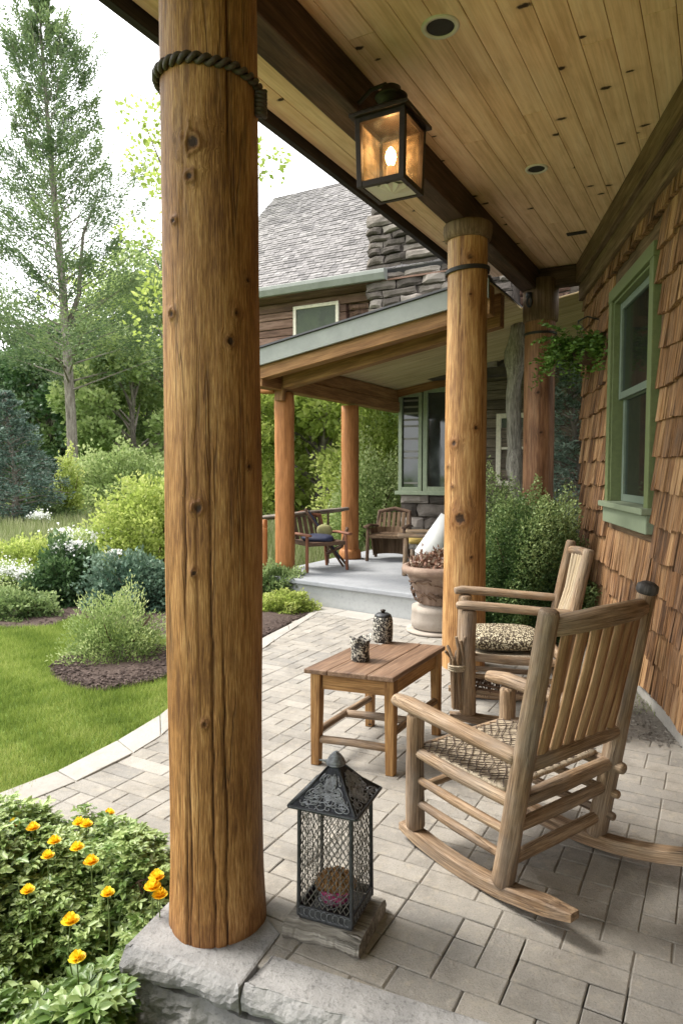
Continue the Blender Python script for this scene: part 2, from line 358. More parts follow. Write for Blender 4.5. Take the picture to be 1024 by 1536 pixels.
L['spruce_lit'] = leafmat('needle_blue_lit', [(0, (.10, .16, .12)), (.5, (.24, .33, .26)), (1, (.42, .50, .42))], .25)  # spruce needles coloured brighter, as if lit, for a tree standing in shade
L['fine'] = leafmat('leaf_fine', [(0, (.03, .07, .02)), (.45, (.09, .155, .045)), (1, (.32, .40, .16))], .3)
L['fern'] = leafmat('fern_leaf', [(0, (.025, .06, .012)), (.5, (.06, .13, .02)), (1, (.16, .28, .05))], .3)
L['white'] = leafmat('white_petal', [(0, (.75, .76, .72)), (1, (.9, .9, .88))], .3)
L['yellow'] = leafmat('yellow_petal', [(0, (.88, .38, .01)), (.5, (.93, .62, .02)), (1, (.95, .84, .07))], .35, .5)
# ---------- world, sun, camera
w = bpy.data.worlds.new('World'); scene.world = w; w.use_nodes = True
wt = w.node_tree; bg = wt.nodes['Background']
SUN_EL, SUN_AZ = R(54), R(-72)   # azimuth measured from +Y towards +X: front-left
sky = wt.nodes.new('ShaderNodeTexSky'); sky.sky_type = 'NISHITA'; sky.sun_disc = False
sky.sun_elevation = SUN_EL; sky.sun_rotation = SUN_AZ; sky.dust_density = 4; sky.air_density = 1.2
# thin overcast: cloud noise whitens the blue
tc = wt.nodes.new('ShaderNodeTexCoord'); cn = wt.nodes.new('ShaderNodeTexNoise'); cn.inputs['Scale'].default_value = 2.2; cn.inputs['Detail'].default_value = 6
wt.links.new(tc.outputs['Generated'], cn.inputs['Vector'])
mr = wt.nodes.new('ShaderNodeMapRange'); mr.inputs[1].default_value = .3; mr.inputs[2].default_value = .6; mr.inputs[3].default_value = .82; mr.inputs[4].default_value = .97
wt.links.new(cn.outputs['Fac'], mr.inputs[0])
mx = wt.nodes.new('ShaderNodeMix'); mx.data_type = 'RGBA'
wt.links.new(mr.outputs[0], mx.inputs[0]); wt.links.new(sky.outputs[0], mx.inputs[6]); mx.inputs[7].default_value = (8.6, 8.7, 8.8, 1)
wt.links.new(mx.outputs[2], bg.inputs[0]); bg.inputs[1].default_value = .14
sd = bpy.data.lights.new('sun', 'SUN'); sd.energy = 2.0; sd.angle = R(18); sd.color = (1, .95, .87)
so = bpy.data.objects.new('sun', sd); C.objects.link(so)
sdir = Vector((math.sin(SUN_AZ)*math.cos(SUN_EL), math.cos(SUN_AZ)*math.cos(SUN_EL), math.sin(SUN_EL)))
so.rotation_euler = sdir.to_track_quat('Z', 'Y').to_euler()
cd = bpy.data.cameras.new('camera'); co = bpy.data.objects.new('camera', cd); C.objects.link(co)
co.location = (0, 0, CAMZ); co.rotation_euler = (PI/2-TH, 0, 0)
cd.sensor_fit = 'VERTICAL'; cd.sensor_height = 36; cd.lens = 24; cd.clip_end = 2000; cd.clip_start = .05
cd.dof.use_dof = True; cd.dof.focus_distance = 2.7; cd.dof.aperture_fstop = 16
scene.camera = co
scene.view_settings.view_transform = 'Standard'; scene.view_settings.look = 'None'
scene.view_settings.exposure = 1.55; scene.view_settings.gamma = 1
try:
    scene.cycles.use_denoising = True; scene.cycles.max_bounces = 8; scene.cycles.diffuse_bounces = 5; scene.cycles.transparent_max_bounces = 8
except Exception: pass
# =====================================================  GROUND
PLAT_L = Vector((-.93, 8.1, 0)); PLAT_R = Vector((1.19, 6.48, 0))
def sm(x, a, b):
    t = max(0, min(1, (x-a)/(b-a))); return t*t*(3-2*t)
def gz(x, y):
    """terrain height: planting bed below the ledge stones, flat garden beyond"""
    k = sm(y+.25*x, 2.0, 2.75)
    z = -.50*(1-k)+(-.03)*k
    if x > -.4: z = min(z, -.04)
    return z
def ground():
    xs = sorted(set([-400, -150, -70, -40]+[i*.6-24 for i in range(25)]+[i*.2-9 for i in range(56)]+[i*.5+2.5 for i in range(12)]+[12, 20, 40, 90, 200, 400]))
    ys = sorted(set([-200, -60, -20, -8, -4]+[i*.2-2 for i in range(40)]+[i*.8+6.4 for i in range(20)]+[26, 40, 70, 150, 400, 700]))
    V = [(x, y, gz(x, y)) for y in ys for x in xs]; n = len(xs)
    Fc = [(j*n+i, j*n+i+1, (j+1)*n+i+1, (j+1)*n+i) for j in range(len(ys)-1) for i in range(n-1)]
    props(make('ground', V, Fc, M['grass'], smooth=True), kind='structure')
ground()
# patio outline (inner edge of the border stones), counter-clockwise from the planting bed
inner = [Vector((-2.3, 2.62, 0)), PG(0, 1229), PG(93, 1183), PG(181, 1142), PG(244, 1103), PG(300, 1052), PG(350, 1007), PG(401, 968), PG(440, 943), PG(482, 916)]
outer = [Vector((-2.5, 2.80, 0)), PG(0, 1200), PG(68, 1166), PG(146, 1130), PG(244, 1071), PG(300, 1024), PG(345, 989), PG(386, 961), PG(440, 934), PG(476, 914)]
S_LF = PG(183, 1425); S_M = PG(359, 1485); LD = Vector((.92, -.385, 0)).normalized(); LN = Vector((.385, .92, 0)).normalized()
ledge_back0 = PG(405, 1437); ledge_end = ledge_back0+LD*2.4
poly = [a.lerp(b, .5) for a, b in zip(inner, outer)]+[PLAT_L+Vector((.5, -.42, 0)), Vector((1.19, 6.5, 0)), Vector((1.45, 6.1, 0)), Vector((1.50, 3.80, 0)), Vector((1.93, 3.76, 0)), Vector((1.42, .6, 0)), ledge_end-LN*.07, S_M+LD*.05+LN*.085, S_M+LN*.12, S_M+LN*.17-LD*.1, Vector((-.48, 2.56, 0)), Vector((-.8, 2.70, 0)), Vector((-1.2, 2.74, 0)), Vector((-1.7, 2.68, 0))]
def inside(p, pl):
    c = False; j = len(pl)-1
    for i in range(len(pl)):
        a, b = pl[i], pl[j]
        if (a.y > p.y) != (b.y > p.y) and p.x < (b.x-a.x)*(p.y-a.y)/(b.y-a.y)+a.x: c = not c
        j = i
    return c
def clip_poly(pts, pl_edges): return pts
def patio():
    u = .104; occ = {}; mb = MB(); gap = .0018
    A0, B0 = -1.5, -5.6; na, nb = int(11.5/u), int(9.5/u)
    for i in range(na):
        for j in range(nb):
            if (i, j) in occ: continue
            r = random.random(); w_, l_ = (1, 1)
            if r < .58: w_ = 2
            elif r < .66: w_ = 3
            elif r < .74: l_ = 2
            if any((i, j+k) in occ for k in range(w_)): w_ = 1
            for a in range(l_):
                for b in range(w_): occ[(i+a, j+b)] = 1
            a0, b0, a1, b1 = A0+i*u, B0+j*u, A0+(i+l_)*u, B0+(j+w_)*u
            # gentle waviness of the laid courses
            cc = AB((a0+a1)/2, (b0+b1)/2)
            if not inside(cc, poly): continue
            j1 = lambda: U(-.0011, .0011)
            q = [AB(a0+gap+j1(), b0+gap+j1()), AB(a0+gap+j1(), b1-gap+j1()), AB(a1-gap+j1(), b1-gap+j1()), AB(a1-gap+j1(), b0+gap+j1())]
            tl = [U(-.0009, .0009) for _ in range(4)]; h = U(-.0007, .0007); t = min(1, max(0, random.gauss(.5, .17)))
            c = sum(q, Vector())/4; V = []
            for k, p in enumerate(q): V.append(p+UP*-.03)
            for k, p in enumerate(q): V.append(p+UP*(-.0035+h+tl[k]))
            for k, p in enumerate(q): V.append(p+(c-p).normalized()*.005+UP*(h+tl[k]))
            fs = [(0, 1, 5, 4), (1, 2, 6, 5), (2, 3, 7, 6), (3, 0, 4, 7), (4, 5, 9, 8), (5, 6, 10, 9), (6, 7, 11, 10), (7, 4, 8, 11), (8, 9, 10, 11)]
            fs = [tuple(reversed(f)) for f in fs]
            mb.add(V, fs, V, t)
    props(mb.build('patio', M['paver']), kind='structure')
    top = [Vector((p.x, p.y, -.0042)) for p in poly]; n = len(top)
    V = top+[p-UP*.5 for p in top]
    props(make('patio_bedding', V, [tuple(range(n))]+[(i, (i+1) % n, n+(i+1) % n, n+i) for i in range(n)], M['mortar'], lc=V, tone=[.5]*len(V)), kind='structure')
patio()
def border():
    mb = MB()
    def seg(t):  # t in 0..len-1 along the paired polylines
        i = min(int(t), len(inner)-2); f = t-i
        return inner[i].lerp(inner[i+1], f), outer[i].lerp(outer[i+1], f)
    # resample by length
    ts = [0.0]; acc = 0
    N = 400; pts = [seg(k/N*(len(inner)-1)) for k in range(N+1)]
    cuts = [0]
    for k in range(1, N+1):
        acc += (pts[k][1]-pts[k-1][1]).length
        if acc > .42: cuts.append(k); acc = 0
    cuts.append(N)
    for a, b in zip(cuts, cuts[1:]):
        if b-a < 2: continue
        (i0, o0), (i1, o1) = pts[a], pts[b]; d = (i1-i0).normalized()*.003
        z1 = .006+U(-.001, .001)
        P = [i0+d, o0+d, o1-d, i1-d]
        mb.hexa([p-UP*.12 for p in P]+[p+UP*z1 for p in P])
    props(mb.build('patio_border', M['border'], bevel=.005), kind='structure')
border()
def ledge():
    """rough split-face stones under the log post"""
    t = thing('stone_ledge', 'rough split-faced grey stone ledge carrying the large log post', 'stone ledge', (-.3, 2.1, -.5))
    def block(name, a, b, c, d, z0, z1, rough=.02, seed=0, front=((0, 1),)):
        # a,b front edge left->right ; c,d back right->left
        nx, nz = max(8, int((b-a).length/.018)), max(4, int((z1-z0)/.014)); off = Vector((seed*3.1, seed*1.7, 0))
        ring = []
        corners = [a, b, c, d]; V = []; fs = []; roughside = [True, False, False, True]
        loop = []
        for k in range(4):
            p, q = corners[k], corners[(k+1) % 4]; m = max(2, int((q-p).length/.018))
            nrm = Vector(((q-p).y, -(q-p).x, 0)).normalized()
            for s_ in range(m): loop.append((p.lerp(q, s_/m), nrm, roughside[k], min(s_, m-s_)/m*(q-p).length))
        n = len(loop)
        for iz in range(nz+1):
            f = iz/nz; z = z0+(z1-z0)*f
            for (p, nrm, rs, ed) in loop:
                w_ = mn.noise((p*9+off)+Vector((0, 0, z*9)))*.9+mn.noise((p*26+off)+Vector((0, 0, z*26)))*.5+mn.noise((p*60+off)+Vector((0, 0, z*60)))*.22
                amt = (rough*w_-rough*.5*(1 if f > .97 else 0)-.012*(f < .05)) if rs else .012+.001*w_
                bulge = .016*math.sin(PI*min(1, f*1.1)) if rs else 0
                V.append(p+nrm*(amt+bulge-.012)+UP*(z+(mn.noise(p*7+off)*.006 if f < .9 else 0)))
        for iz in range(nz):
            for k in range(n):
                a_ = iz*n+k; b_ = iz*n+(k+1) % n; fs.append((a_, b_, b_+n, a_+n))
        # top cap: rounded arris then a flat polygon
        cen = (a+b+c+d)/4; o = len(V)
        for k, (p, nrm, rs, ed) in enumerate(loop):
            v = V[nz*n+k]; V.append(v+(cen-v).normalized()*.007+UP*.003)
        for k in range(n): fs.append((nz*n+k, nz*n+(k+1) % n, o+(k+1) % n, o+k))
        fs.append(tuple(range(o, o+n)))
        make(name, V, fs, M['slab'], t, lc=V, tone=[U(.3, .7)]*len(V), smooth=False)
    z1 = .004; b1 = S_M; g = LD*.003
    block('cap_stone', S_LF, S_M-g, S_M+LN*.255-g, Vector((-.50, 2.62, 0)), -.085, z1, .016, 1)
    block('cap_stone', S_M+g, S_M+LD*1.15, S_M+LD*1.15+LN*.155, S_M+g+LN*.155, -.085, z1, .016, 2)
    block('cap_stone', S_M+LD*1.157, S_M+LD*2.4, S_M+LD*2.4+LN*.15, S_M+LD*1.157+LN*.15, -.085, z1, .016, 3)
    o = Vector((-.02, -.0, 0))
    block('base_stone', S_LF+o, S_M+LD*.25+o, S_M+LD*.25+LN*.3, Vector((-.46, 2.5, 0)), -.30, -.098, .024, 4)
    block('base_stone', S_M+LD*.26+o, S_M+LD*1.5+o, S_M+LD*1.5+LN*.2, S_M+LD*.26+LN*.2, -.30, -.098, .024, 5)
    block('base_stone', S_LF+Vector((-.04, -.03, 0)), S_M+LD*.1+Vector((-.03, -.05, 0)), S_M+LD*.1+LN*.3, Vector((-.5, 2.5, 0)), -.56, -.312, .024, 6)
    block('base_stone', S_M+LD*.11+Vector((-.03, -.05, 0)), S_M+LD*1.6, S_M+LD*1.6+LN*.2, S_M+LD*.11+LN*.2, -.56, -.312, .024, 7)
ledge()
# planting beds
def sheet(name, pts, z, mat, dens=0, kindp='structure', chips=None):
    cen = sum(pts, Vector())/len(pts); n = len(pts)
    P = []
    for i in range(n):  # smooth closed curve
        p0, p1, p2, p3 = pts[i-1], pts[i], pts[(i+1) % n], pts[(i+2) % n]
        for k in range(6):
            t = k/6; P.append(.5*((2*p1)+(p2-p0)*t+(2*p0-5*p1+4*p2-p3)*t*t+(3*p1-p0-3*p2+p3)*t**3))
    V = [Vector((p.x, p.y, z-.03)) for p in P]+[Vector((p.x, p.y, z))*1 for p in P]
    inn = [p.lerp(cen, .06) for p in P]; V += [Vector((p.x, p.y, z+.012)) for p in inn]+[Vector((cen.x, cen.y, z+.03))]
    m = len(P); fs = []
    for k in range(m):
        j = (k+1) % m; fs += [(k, j, m+j, m+k), (m+k, m+j, 2*m+j, 2*m+k), (2*m+k, 2*m+j, 3*m)]
    props(make(name, V, fs, mat, lc=V, tone=[.5]*len(V), smooth=True), kind='structure')
    return P
def G0(px, py): return PG(px, py, 0)
beds = []
beds.append(sheet('mulch_bed', [G0(76, 1003), G0(100, 1022), G0(150, 1031), G0(215, 1022), G0(262, 1008), G0(300, 985), G0(240, 968), G0(150, 968), G0(95, 985)], -.015, M['mulch']))
beds.append(sheet('mulch_bed', [G0(-220, 950), G0(0, 939), G0(75, 936), G0(110, 925), G0(180, 930), G0(255, 955), G0(330, 940), G0(340, 890), G0(150, 880), G0(-260, 885)], -.020, M['mulch']))
beds.append(sheet('mulch_bed', [G0(350, 975), G0(388, 957), G0(440, 931), G0(470, 912), G0(440, 895), G0(380, 893), G0(330, 915)], -.008, M['mulch']))
beds.append(sheet('gravel_strip', [Vector((1.52, 3.85, 0)), Vector((1.98, 3.72, 0)), Vector((2.2, 5.0, 0)), Vector((2.45, 6.7, 0)), Vector((1.5, 6.6, 0)), Vector((1.45, 5, 0))], -.012, M['gravel']))
def chips(name, regs, mat, n, s0, s1, zz, kind='stuff', cat=None, label=None):
    V, Fc, T = [], [], []
    for P in regs:
        xs = [p.x for p in P]; ys = [p.y for p in P]; k = 0
        while k < n:
            p = Vector((U(min(xs), max(xs)), U(min(ys), max(ys)), 0))
            if not inside(p, P): continue
            k += 1; a = U(0, PI); L_ = U(s0, s1); W_ = L_*U(.2, .6); d = Vector((math.cos(a), math.sin(a), U(-.3, .3)))*L_; e = Vector((-math.sin(a), math.cos(a), U(-.5, .5)))*W_
            c = p+UP*(zz+U(.008, .025)); o = len(V); V += [c-d-e, c+d-e*.6, c+d*.8+e, c-d*.9+e*.8, c+UP*L_*.4]; t = random.random(); T += [t]*5
            Fc += [(o, o+1, o+4), (o+1, o+2, o+4), (o+2, o+3, o+4), (o+3, o, o+4)]
    o = make(name, V, Fc, mat, lc=V, tone=T); props(o, label, cat, kind='stuff')
chips('mulch_chips', [b for b in beds[:3]], M['mulch'], 3500, .008, .024, -.015, cat='mulch', label='loose dark bark chips lying on the planting beds')
chips('gravel_litter', [beds[3]], M['gravel'], 5000, .004, .013, -.008, cat='gravel', label='fine grey gravel and dry litter beside the shingled wall')
# =====================================================  SHINGLED HOUSE AND PORCH ROOF
WC = Vector((2.42, 6.85, 0)); WD = Vector((-.166, -.986, 0)).normalized(); WN = Vector((-.986, .166, 0)).normalized()
def WP(s, z, off=0): return WC+WD*s+WN*off+UP*z
CEIL = 3.55
def house():
    t = thing('shingled_house', 'house wall clad in rustic brown cedar shingles on the right of the porch', 'house', WP(3.5, 0))
    mb = MB()
    def wallbox(s0, s1, z0, z1):
        mb.hexa([WP(s0, z0, -.2), WP(s1, z0, -.2), WP(s1, z0, 0), WP(s0, z0, 0), WP(s0, z1, -.2), WP(s1, z1, -.2), WP(s1, z1, 0), WP(s0, z1, 0)])
    S0, S1, Z0, Z1 = 1.36, 2.49, 1.16, 2.88
    wallbox(0, S0, .06, 3.545); wallbox(S1, 12.6, .06, 3.545); wallbox(S0, S1, .06, Z0); wallbox(S0, S1, Z1, 3.545)  # wall lengthened out of view behind the camera, keeping light off the porch
    # far end wall running away to the right, and the rest of the house body
    mb.hexa([WP(0, .06, -.2), WP(0, .06, -4), WP(.2, .06, -4), WP(.2, .06, -.2), WP(0, 3.545, -.2), WP(0, 3.545, -4), WP(.2, 3.545, -4), WP(.2, 3.545, -.2)])
    mb.build('sheathing', M['ledger'], t)
    # foundation
    f = MB(); nseg = 120; V = []; fs = []
    for i in range(nseg+1):
        s = 12.6*i/nseg
        for k, (z, o) in enumerate([(-.4, .03), (-.02, .028), (.03, .024), (.09, .02), (.125, .012), (.125, -.19), (-.4, -.19)]):
            V.append(WP(s, z, o+.012*mn.noise(Vector((s*6, z*8, 0)))*(k < 5)))
    for i in range(nseg):
        for k in range(7):
            a = i*7+k; b = i*7+(k+1) % 7; fs.append((a, a+7, b+7, b))
    make('foundation', V, fs, M['concrete'], t, lc=V, tone=[.5]*len(V))
    # shakes
    sh = MB(); random.seed(21)
    k = 0
    for row in range(16):
        zb = .10+row*.214; zt = min(zb+.33, 3.42)
        s = -.03+U(-.03, 0)
        while s < 12.5:
            wd = U(.09, .19) if random.random() < .75 else U(.19, .28)
            s1 = min(s+wd, 12.55); m = s+wd/2
            clipped = False
            if zt > 1.02 and zb < 2.95:
                lo = 1.27; hi = 2.57
                if zb+.214 > 1.10 and zb < 2.92:
                    if m > lo and m < hi: s = s1; continue
                    if s < lo < s1: s1 = lo
                    if s < hi < s1: s = hi
            bz = U(-.014, .012); tone = min(1, max(0, random.gauss(.5, .23))); th = U(.022, .042); tilt = U(-.010, .010); n = max(2, int((s1-s)/U(.022, .04)))
            cuts = sorted([U(0, 1) for _ in range(n-1)]); cuts = [0]+cuts+[1]
            z_bot = zb+bz; ov = .002
            top = min(zb+.30, 3.45)
            bl = 0
            for a, b in zip(cuts, cuts[1:]):
                if b-a < .03: continue
                t_ = th+U(-.005, .005); sa, sb = s+(s1-s)*a, s+(s1-s)*b
                j0, j1 = U(-.005, .005), U(-.005, .005)
                za = z_bot+tilt*(a-.5)*2+j0; zb_ = z_bot+tilt*(b-.5)*2+j0+U(-.003, .003)
                sa += .0018 if a == 0 else 0; sb -= .0018 if b == 1 else 0
                P = [WP(sa, za, .004), WP(sb, zb_, .004), WP(sb, zb_, .012+t_+U(-.002, .002)), WP(sa, za, .012+t_+U(-.002, .002)),
                     WP(sa, top, .0), WP(sb, top, .0), WP(sb, top, .006), WP(sa, top, .006)]
                sh.hexa(P, min(1, max(0, tone+U(-.1, .1))))
            s = s1
    # short return of shakes round the far corner
    for row in range(16):
        zb = .10+row*.214; o = -.03
        while o > -2.2:
            wd = U(.1, .2); th = U(.016, .028); tn = random.gauss(.5, .2)
            P = [WP(-.004, zb, o), WP(-.004, zb, o-wd+.003), WP(-.014-th, zb, o-wd+.003), WP(-.014-th, zb, o), WP(0, zb+.3, o), WP(0, zb+.3, o-wd+.003), WP(-.006, zb+.3, o-wd+.003), WP(-.006, zb+.3, o)]
            sh.hexa([P[0], P[3], P[2], P[1], P[4], P[7], P[6], P[5]], tn); o -= wd
    sh.build('shingles', M['shake'], t)
    # ledger boards under the ceiling
    lg = MB()
    lg.hexa([WP(-.10, 3.36, 0), WP(12.6, 3.36, 0), WP(12.6, 3.36, .115), WP(-.10, 3.36, .115), WP(-.10, 3.543, 0), WP(12.6, 3.543, 0), WP(12.6, 3.543, .115), WP(-.10, 3.543, .115)], .3)
    lg.build('ledger_board', M['ledger'], t, bevel=.008)
    lg = MB()
    lg.hexa([WP(-.07, 3.20, 0), WP(12.6, 3.20, 0), WP(12.6, 3.20, .07), WP(-.07, 3.20, .07), WP(-.07, 3.357, 0), WP(12.6, 3.357, 0), WP(12.6, 3.357, .07), WP(-.07, 3.357, .07)], .7)
    lg.build('ledger_board', M['ledger'], t, bevel=.01)
    # window
    wn = MB(); c = .095
    def cas(s0, s1, z0, z1, o0, o1): return [WP(s0, z0, o0), WP(s1, z0, o0), WP(s1, z0, o1), WP(s0, z0, o1), WP(s0, z1, o0), WP(s1, z1, o0), WP(s1, z1, o1), WP(s0, z1, o1)]
    a0, a1, b0, b1 = 1.28, 2.56, 1.10, 2.94
    wn.hexa(cas(a0, a0+c, b0+.16, b1-c, -.02, .055)); wn.hexa(cas(a1-c, a1, b0+.16, b1-c, -.02, .055)); wn.hexa(cas(a0-.0, a1+.0, b1-c+.001, b1, -.02, .058))
    # deep reveal
    for q in (cas(a0+c-.03, a0+c+.012, b0+.17, b1-c-.002, -.09, .035), cas(a1-c-.012, a1-c+.03, b0+.17, b1-c-.002, -.09, .035), cas(a0+c+.013, a1-c-.013, b1-c-.02, b1-c-.003, -.09, .035)): wn.hexa(q)
    fr = wn.build('window', M['green'], t, bevel=.004)
    sl = MB(); sl.hexa(cas(a0-.03, a1+.03, b0+.125, b0+.168, -.09, .10)); sl.hexa(cas(a0-.01, a1+.01, b0, b0+.123, -.01, .065))
    sl.build('sill', M['green2'], fr, bevel=.006)
    i0, i1, j0, j1 = a0+c+.014, a1-c-.014, b0+.17, b1-c-.022; mid = 2.10; sw = .055
    for (z0, z1, o) in ((mid-.03, j1, -.012), (j0, mid+.02, -.048)):
        s_ = MB()
        s_.hexa(cas(i0, i0+sw, z0, z1, o-.035, o)); s_.hexa(cas(i1-sw, i1, z0, z1, o-.035, o)); s_.hexa(cas(i0+sw, i1-sw, z1-sw, z1-.001, o-.034, o-.001)); s_.hexa(cas(i0+sw, i1-sw, z0+.001, z0+sw, o-.034, o-.001))
        s_.build('sash', M['sashgrey'], fr, bevel=.003)
        g = MB(); g.hexa(cas(i0+sw-.004, i1-sw+.004, z0+sw-.004, z1-sw+.004, o-.022, o-.016)); g.build('pane', GLASS, fr)
    # dim room lining behind the glass, closed box
    rm = MB(); 
    for q in (cas(i0-.5, i1+.5, .2, 3.4, -1.62, -1.6), ): rm.hexa(q)
    rm.build('room_lining', M['dim'], t)
    cu = MB(); n = 26; V = []; fs = []
    for i in range(n+1):
        s = i1-.02-(i/n)*.28
        for z in (j0, j1): V.append(WP(s, z, -.19+.018*math.sin(i*1.9)))
    for i in range(n): fs.append((2*i, 2*i+1, 2*i+3, 2*i+2))
    make('curtain', V, fs, M['curtain'], t, lc=V, tone=[.5]*len(V), smooth=True)
    return t
def glassmat():
    t = NT('window_glass'); t.fin((.02, .025, .025), .03, None, .6)
    tr = t.node('ShaderNodeBsdfTransparent'); tr.inputs[0].default_value = (.75, .8, .78, 1); mx = t.node('ShaderNodeMixShader')
    mx.inputs[0].default_value = .45
    t.t.links.new(tr.outputs[0], mx.inputs[1]); t.t.links.new(t.b.outputs[0], mx.inputs[2]); t.t.links.new(mx.outputs[0], t.out.inputs[0])
    return t.m
GLASS = glassmat()
M['dim'] = plain('dim_interior', (.10, .085, .07), .9); M['curtain'] = plain('grey_curtain', (.28, .30, .28), .8, sc=8)
house()
BB0, BB1 = -1.83, -1.665   # beam, in E2 coordinate
A_END = 7.18
def porch():
    t = thing('porch_roof', 'porch roof with knotty pine board ceiling held by log posts', 'porch roof', AB(3, 0, 3.3))
    mb = MB(); random.seed(5); bw = .138; b = -2.30
    while b < 3.2:
        a = -6+U(-1.5, 0);  # roof carried on unseen behind the camera to cut light from there
        while a < A_END:
            L_ = U(1.6, 3.6); e = min(a+L_, A_END-.002); x0 = max(a, -6)
            if e-x0 > .1:
                g = .0013; zj = U(0, .0012)
                mb.hexa([AB(x0+.001, b+g, CEIL+zj), AB(e-.001, b+g, CEIL+zj), AB(e-.001, b+bw-g, CEIL+zj), AB(x0+.001, b+bw-g, CEIL+zj), AB(x0+.001, b+g, CEIL+.02), AB(e-.001, b+g, CEIL+.02), AB(e-.001, b+bw-g, CEIL+.02), AB(x0+.001, b+bw-g, CEIL+.02)], min(1, max(0, random.gauss(.5, .22))))
            a = e+.0005 if e < A_END-.01 else A_END+1
        b += bw
    mb.build('ceiling', M['ceiling'], t, bevel=.002, seg=1)
    # deck + sloping roof above the boards
    dk = MB()
    dk.hexa([AB(-6, -2.31, CEIL+.022), AB(A_END, -2.31, CEIL+.022), AB(A_END, 3.2, CEIL+.022), AB(-6, 3.2, CEIL+.022), AB(-6, -2.31, CEIL+.06), AB(A_END, -2.31, CEIL+.06), AB(A_END, 3.2, CEIL+1.4), AB(-6, 3.2, CEIL+1.4)])
    dk.build('roof_deck', M['fascia'], t)
    fb = MB(); fb.box(AB((A_END-6)/2, -2.33, 3.565), E1*(A_END+6+.05), E2*.045, UP*.16, .5)
    fb.build('fascia_board', M['fascia'], t, bevel=.003)
    bm = MB(); bm.box(AB((A_END-6)/2+.02, (BB0+BB1)/2, 3.44), E1*(A_END+6), E2*(BB1-BB0), UP*.22, .5)
    bm.build('main_beam', M['beam'], t, bevel=.008)
    eb = MB(); eb.box(AB(A_END-.02, -1.35, 3.45), E1*.12, E2*.62, UP*.19, .4); eb.build('end_beam', M['beam'], t, bevel=.006)
    br = MB(); c = PD(398, 20, 2.62)
    a_ = c.dot(E1)
    br.hexa([AB(a_-.12, BB1+.002, 3.40), AB(a_+.10, BB1+.002, 3.40), AB(a_+.06, BB1+.05, 3.40), AB(a_-.12, BB1+.05, 3.40), AB(a_-.12, BB1+.002, 3.50), AB(a_+.16, BB1+.002, 3.50), AB(a_+.12, BB1+.05, 3.50), AB(a_-.12, BB1+.05, 3.50)], .9)
    br.build('corbel', M['porchwood'], t, bevel=.004)
    # recessed lights: (px, py)
    for px, py, r in ((660, 40, .088), (804, 253, .075), (864, 349, .055)):
        p = PG(px, py, CEIL); l = MB()
        if r > .06:
            l.lathe([(r*.72, .004), (r*.74, -.006), (r*.95, -.008), (r, -.002), (r, .006)], (p.x, p.y, CEIL), 40)
            rg = l.build('recessed_light', M['ring'], t, smooth=True)
            l = MB(); l.lathe([(r*.73, .0), (r*.70, .0), (.001, .0005)], (p.x, p.y, CEIL-.0022), 40); l.build('light_opening', M['void'], rg)
        else:
            l.box((p.x, p.y, CEIL-.004), E2*.16, E1*.06, UP*.012); l.build('ceiling_vent', M['void'], t, bevel=.002)
porch()
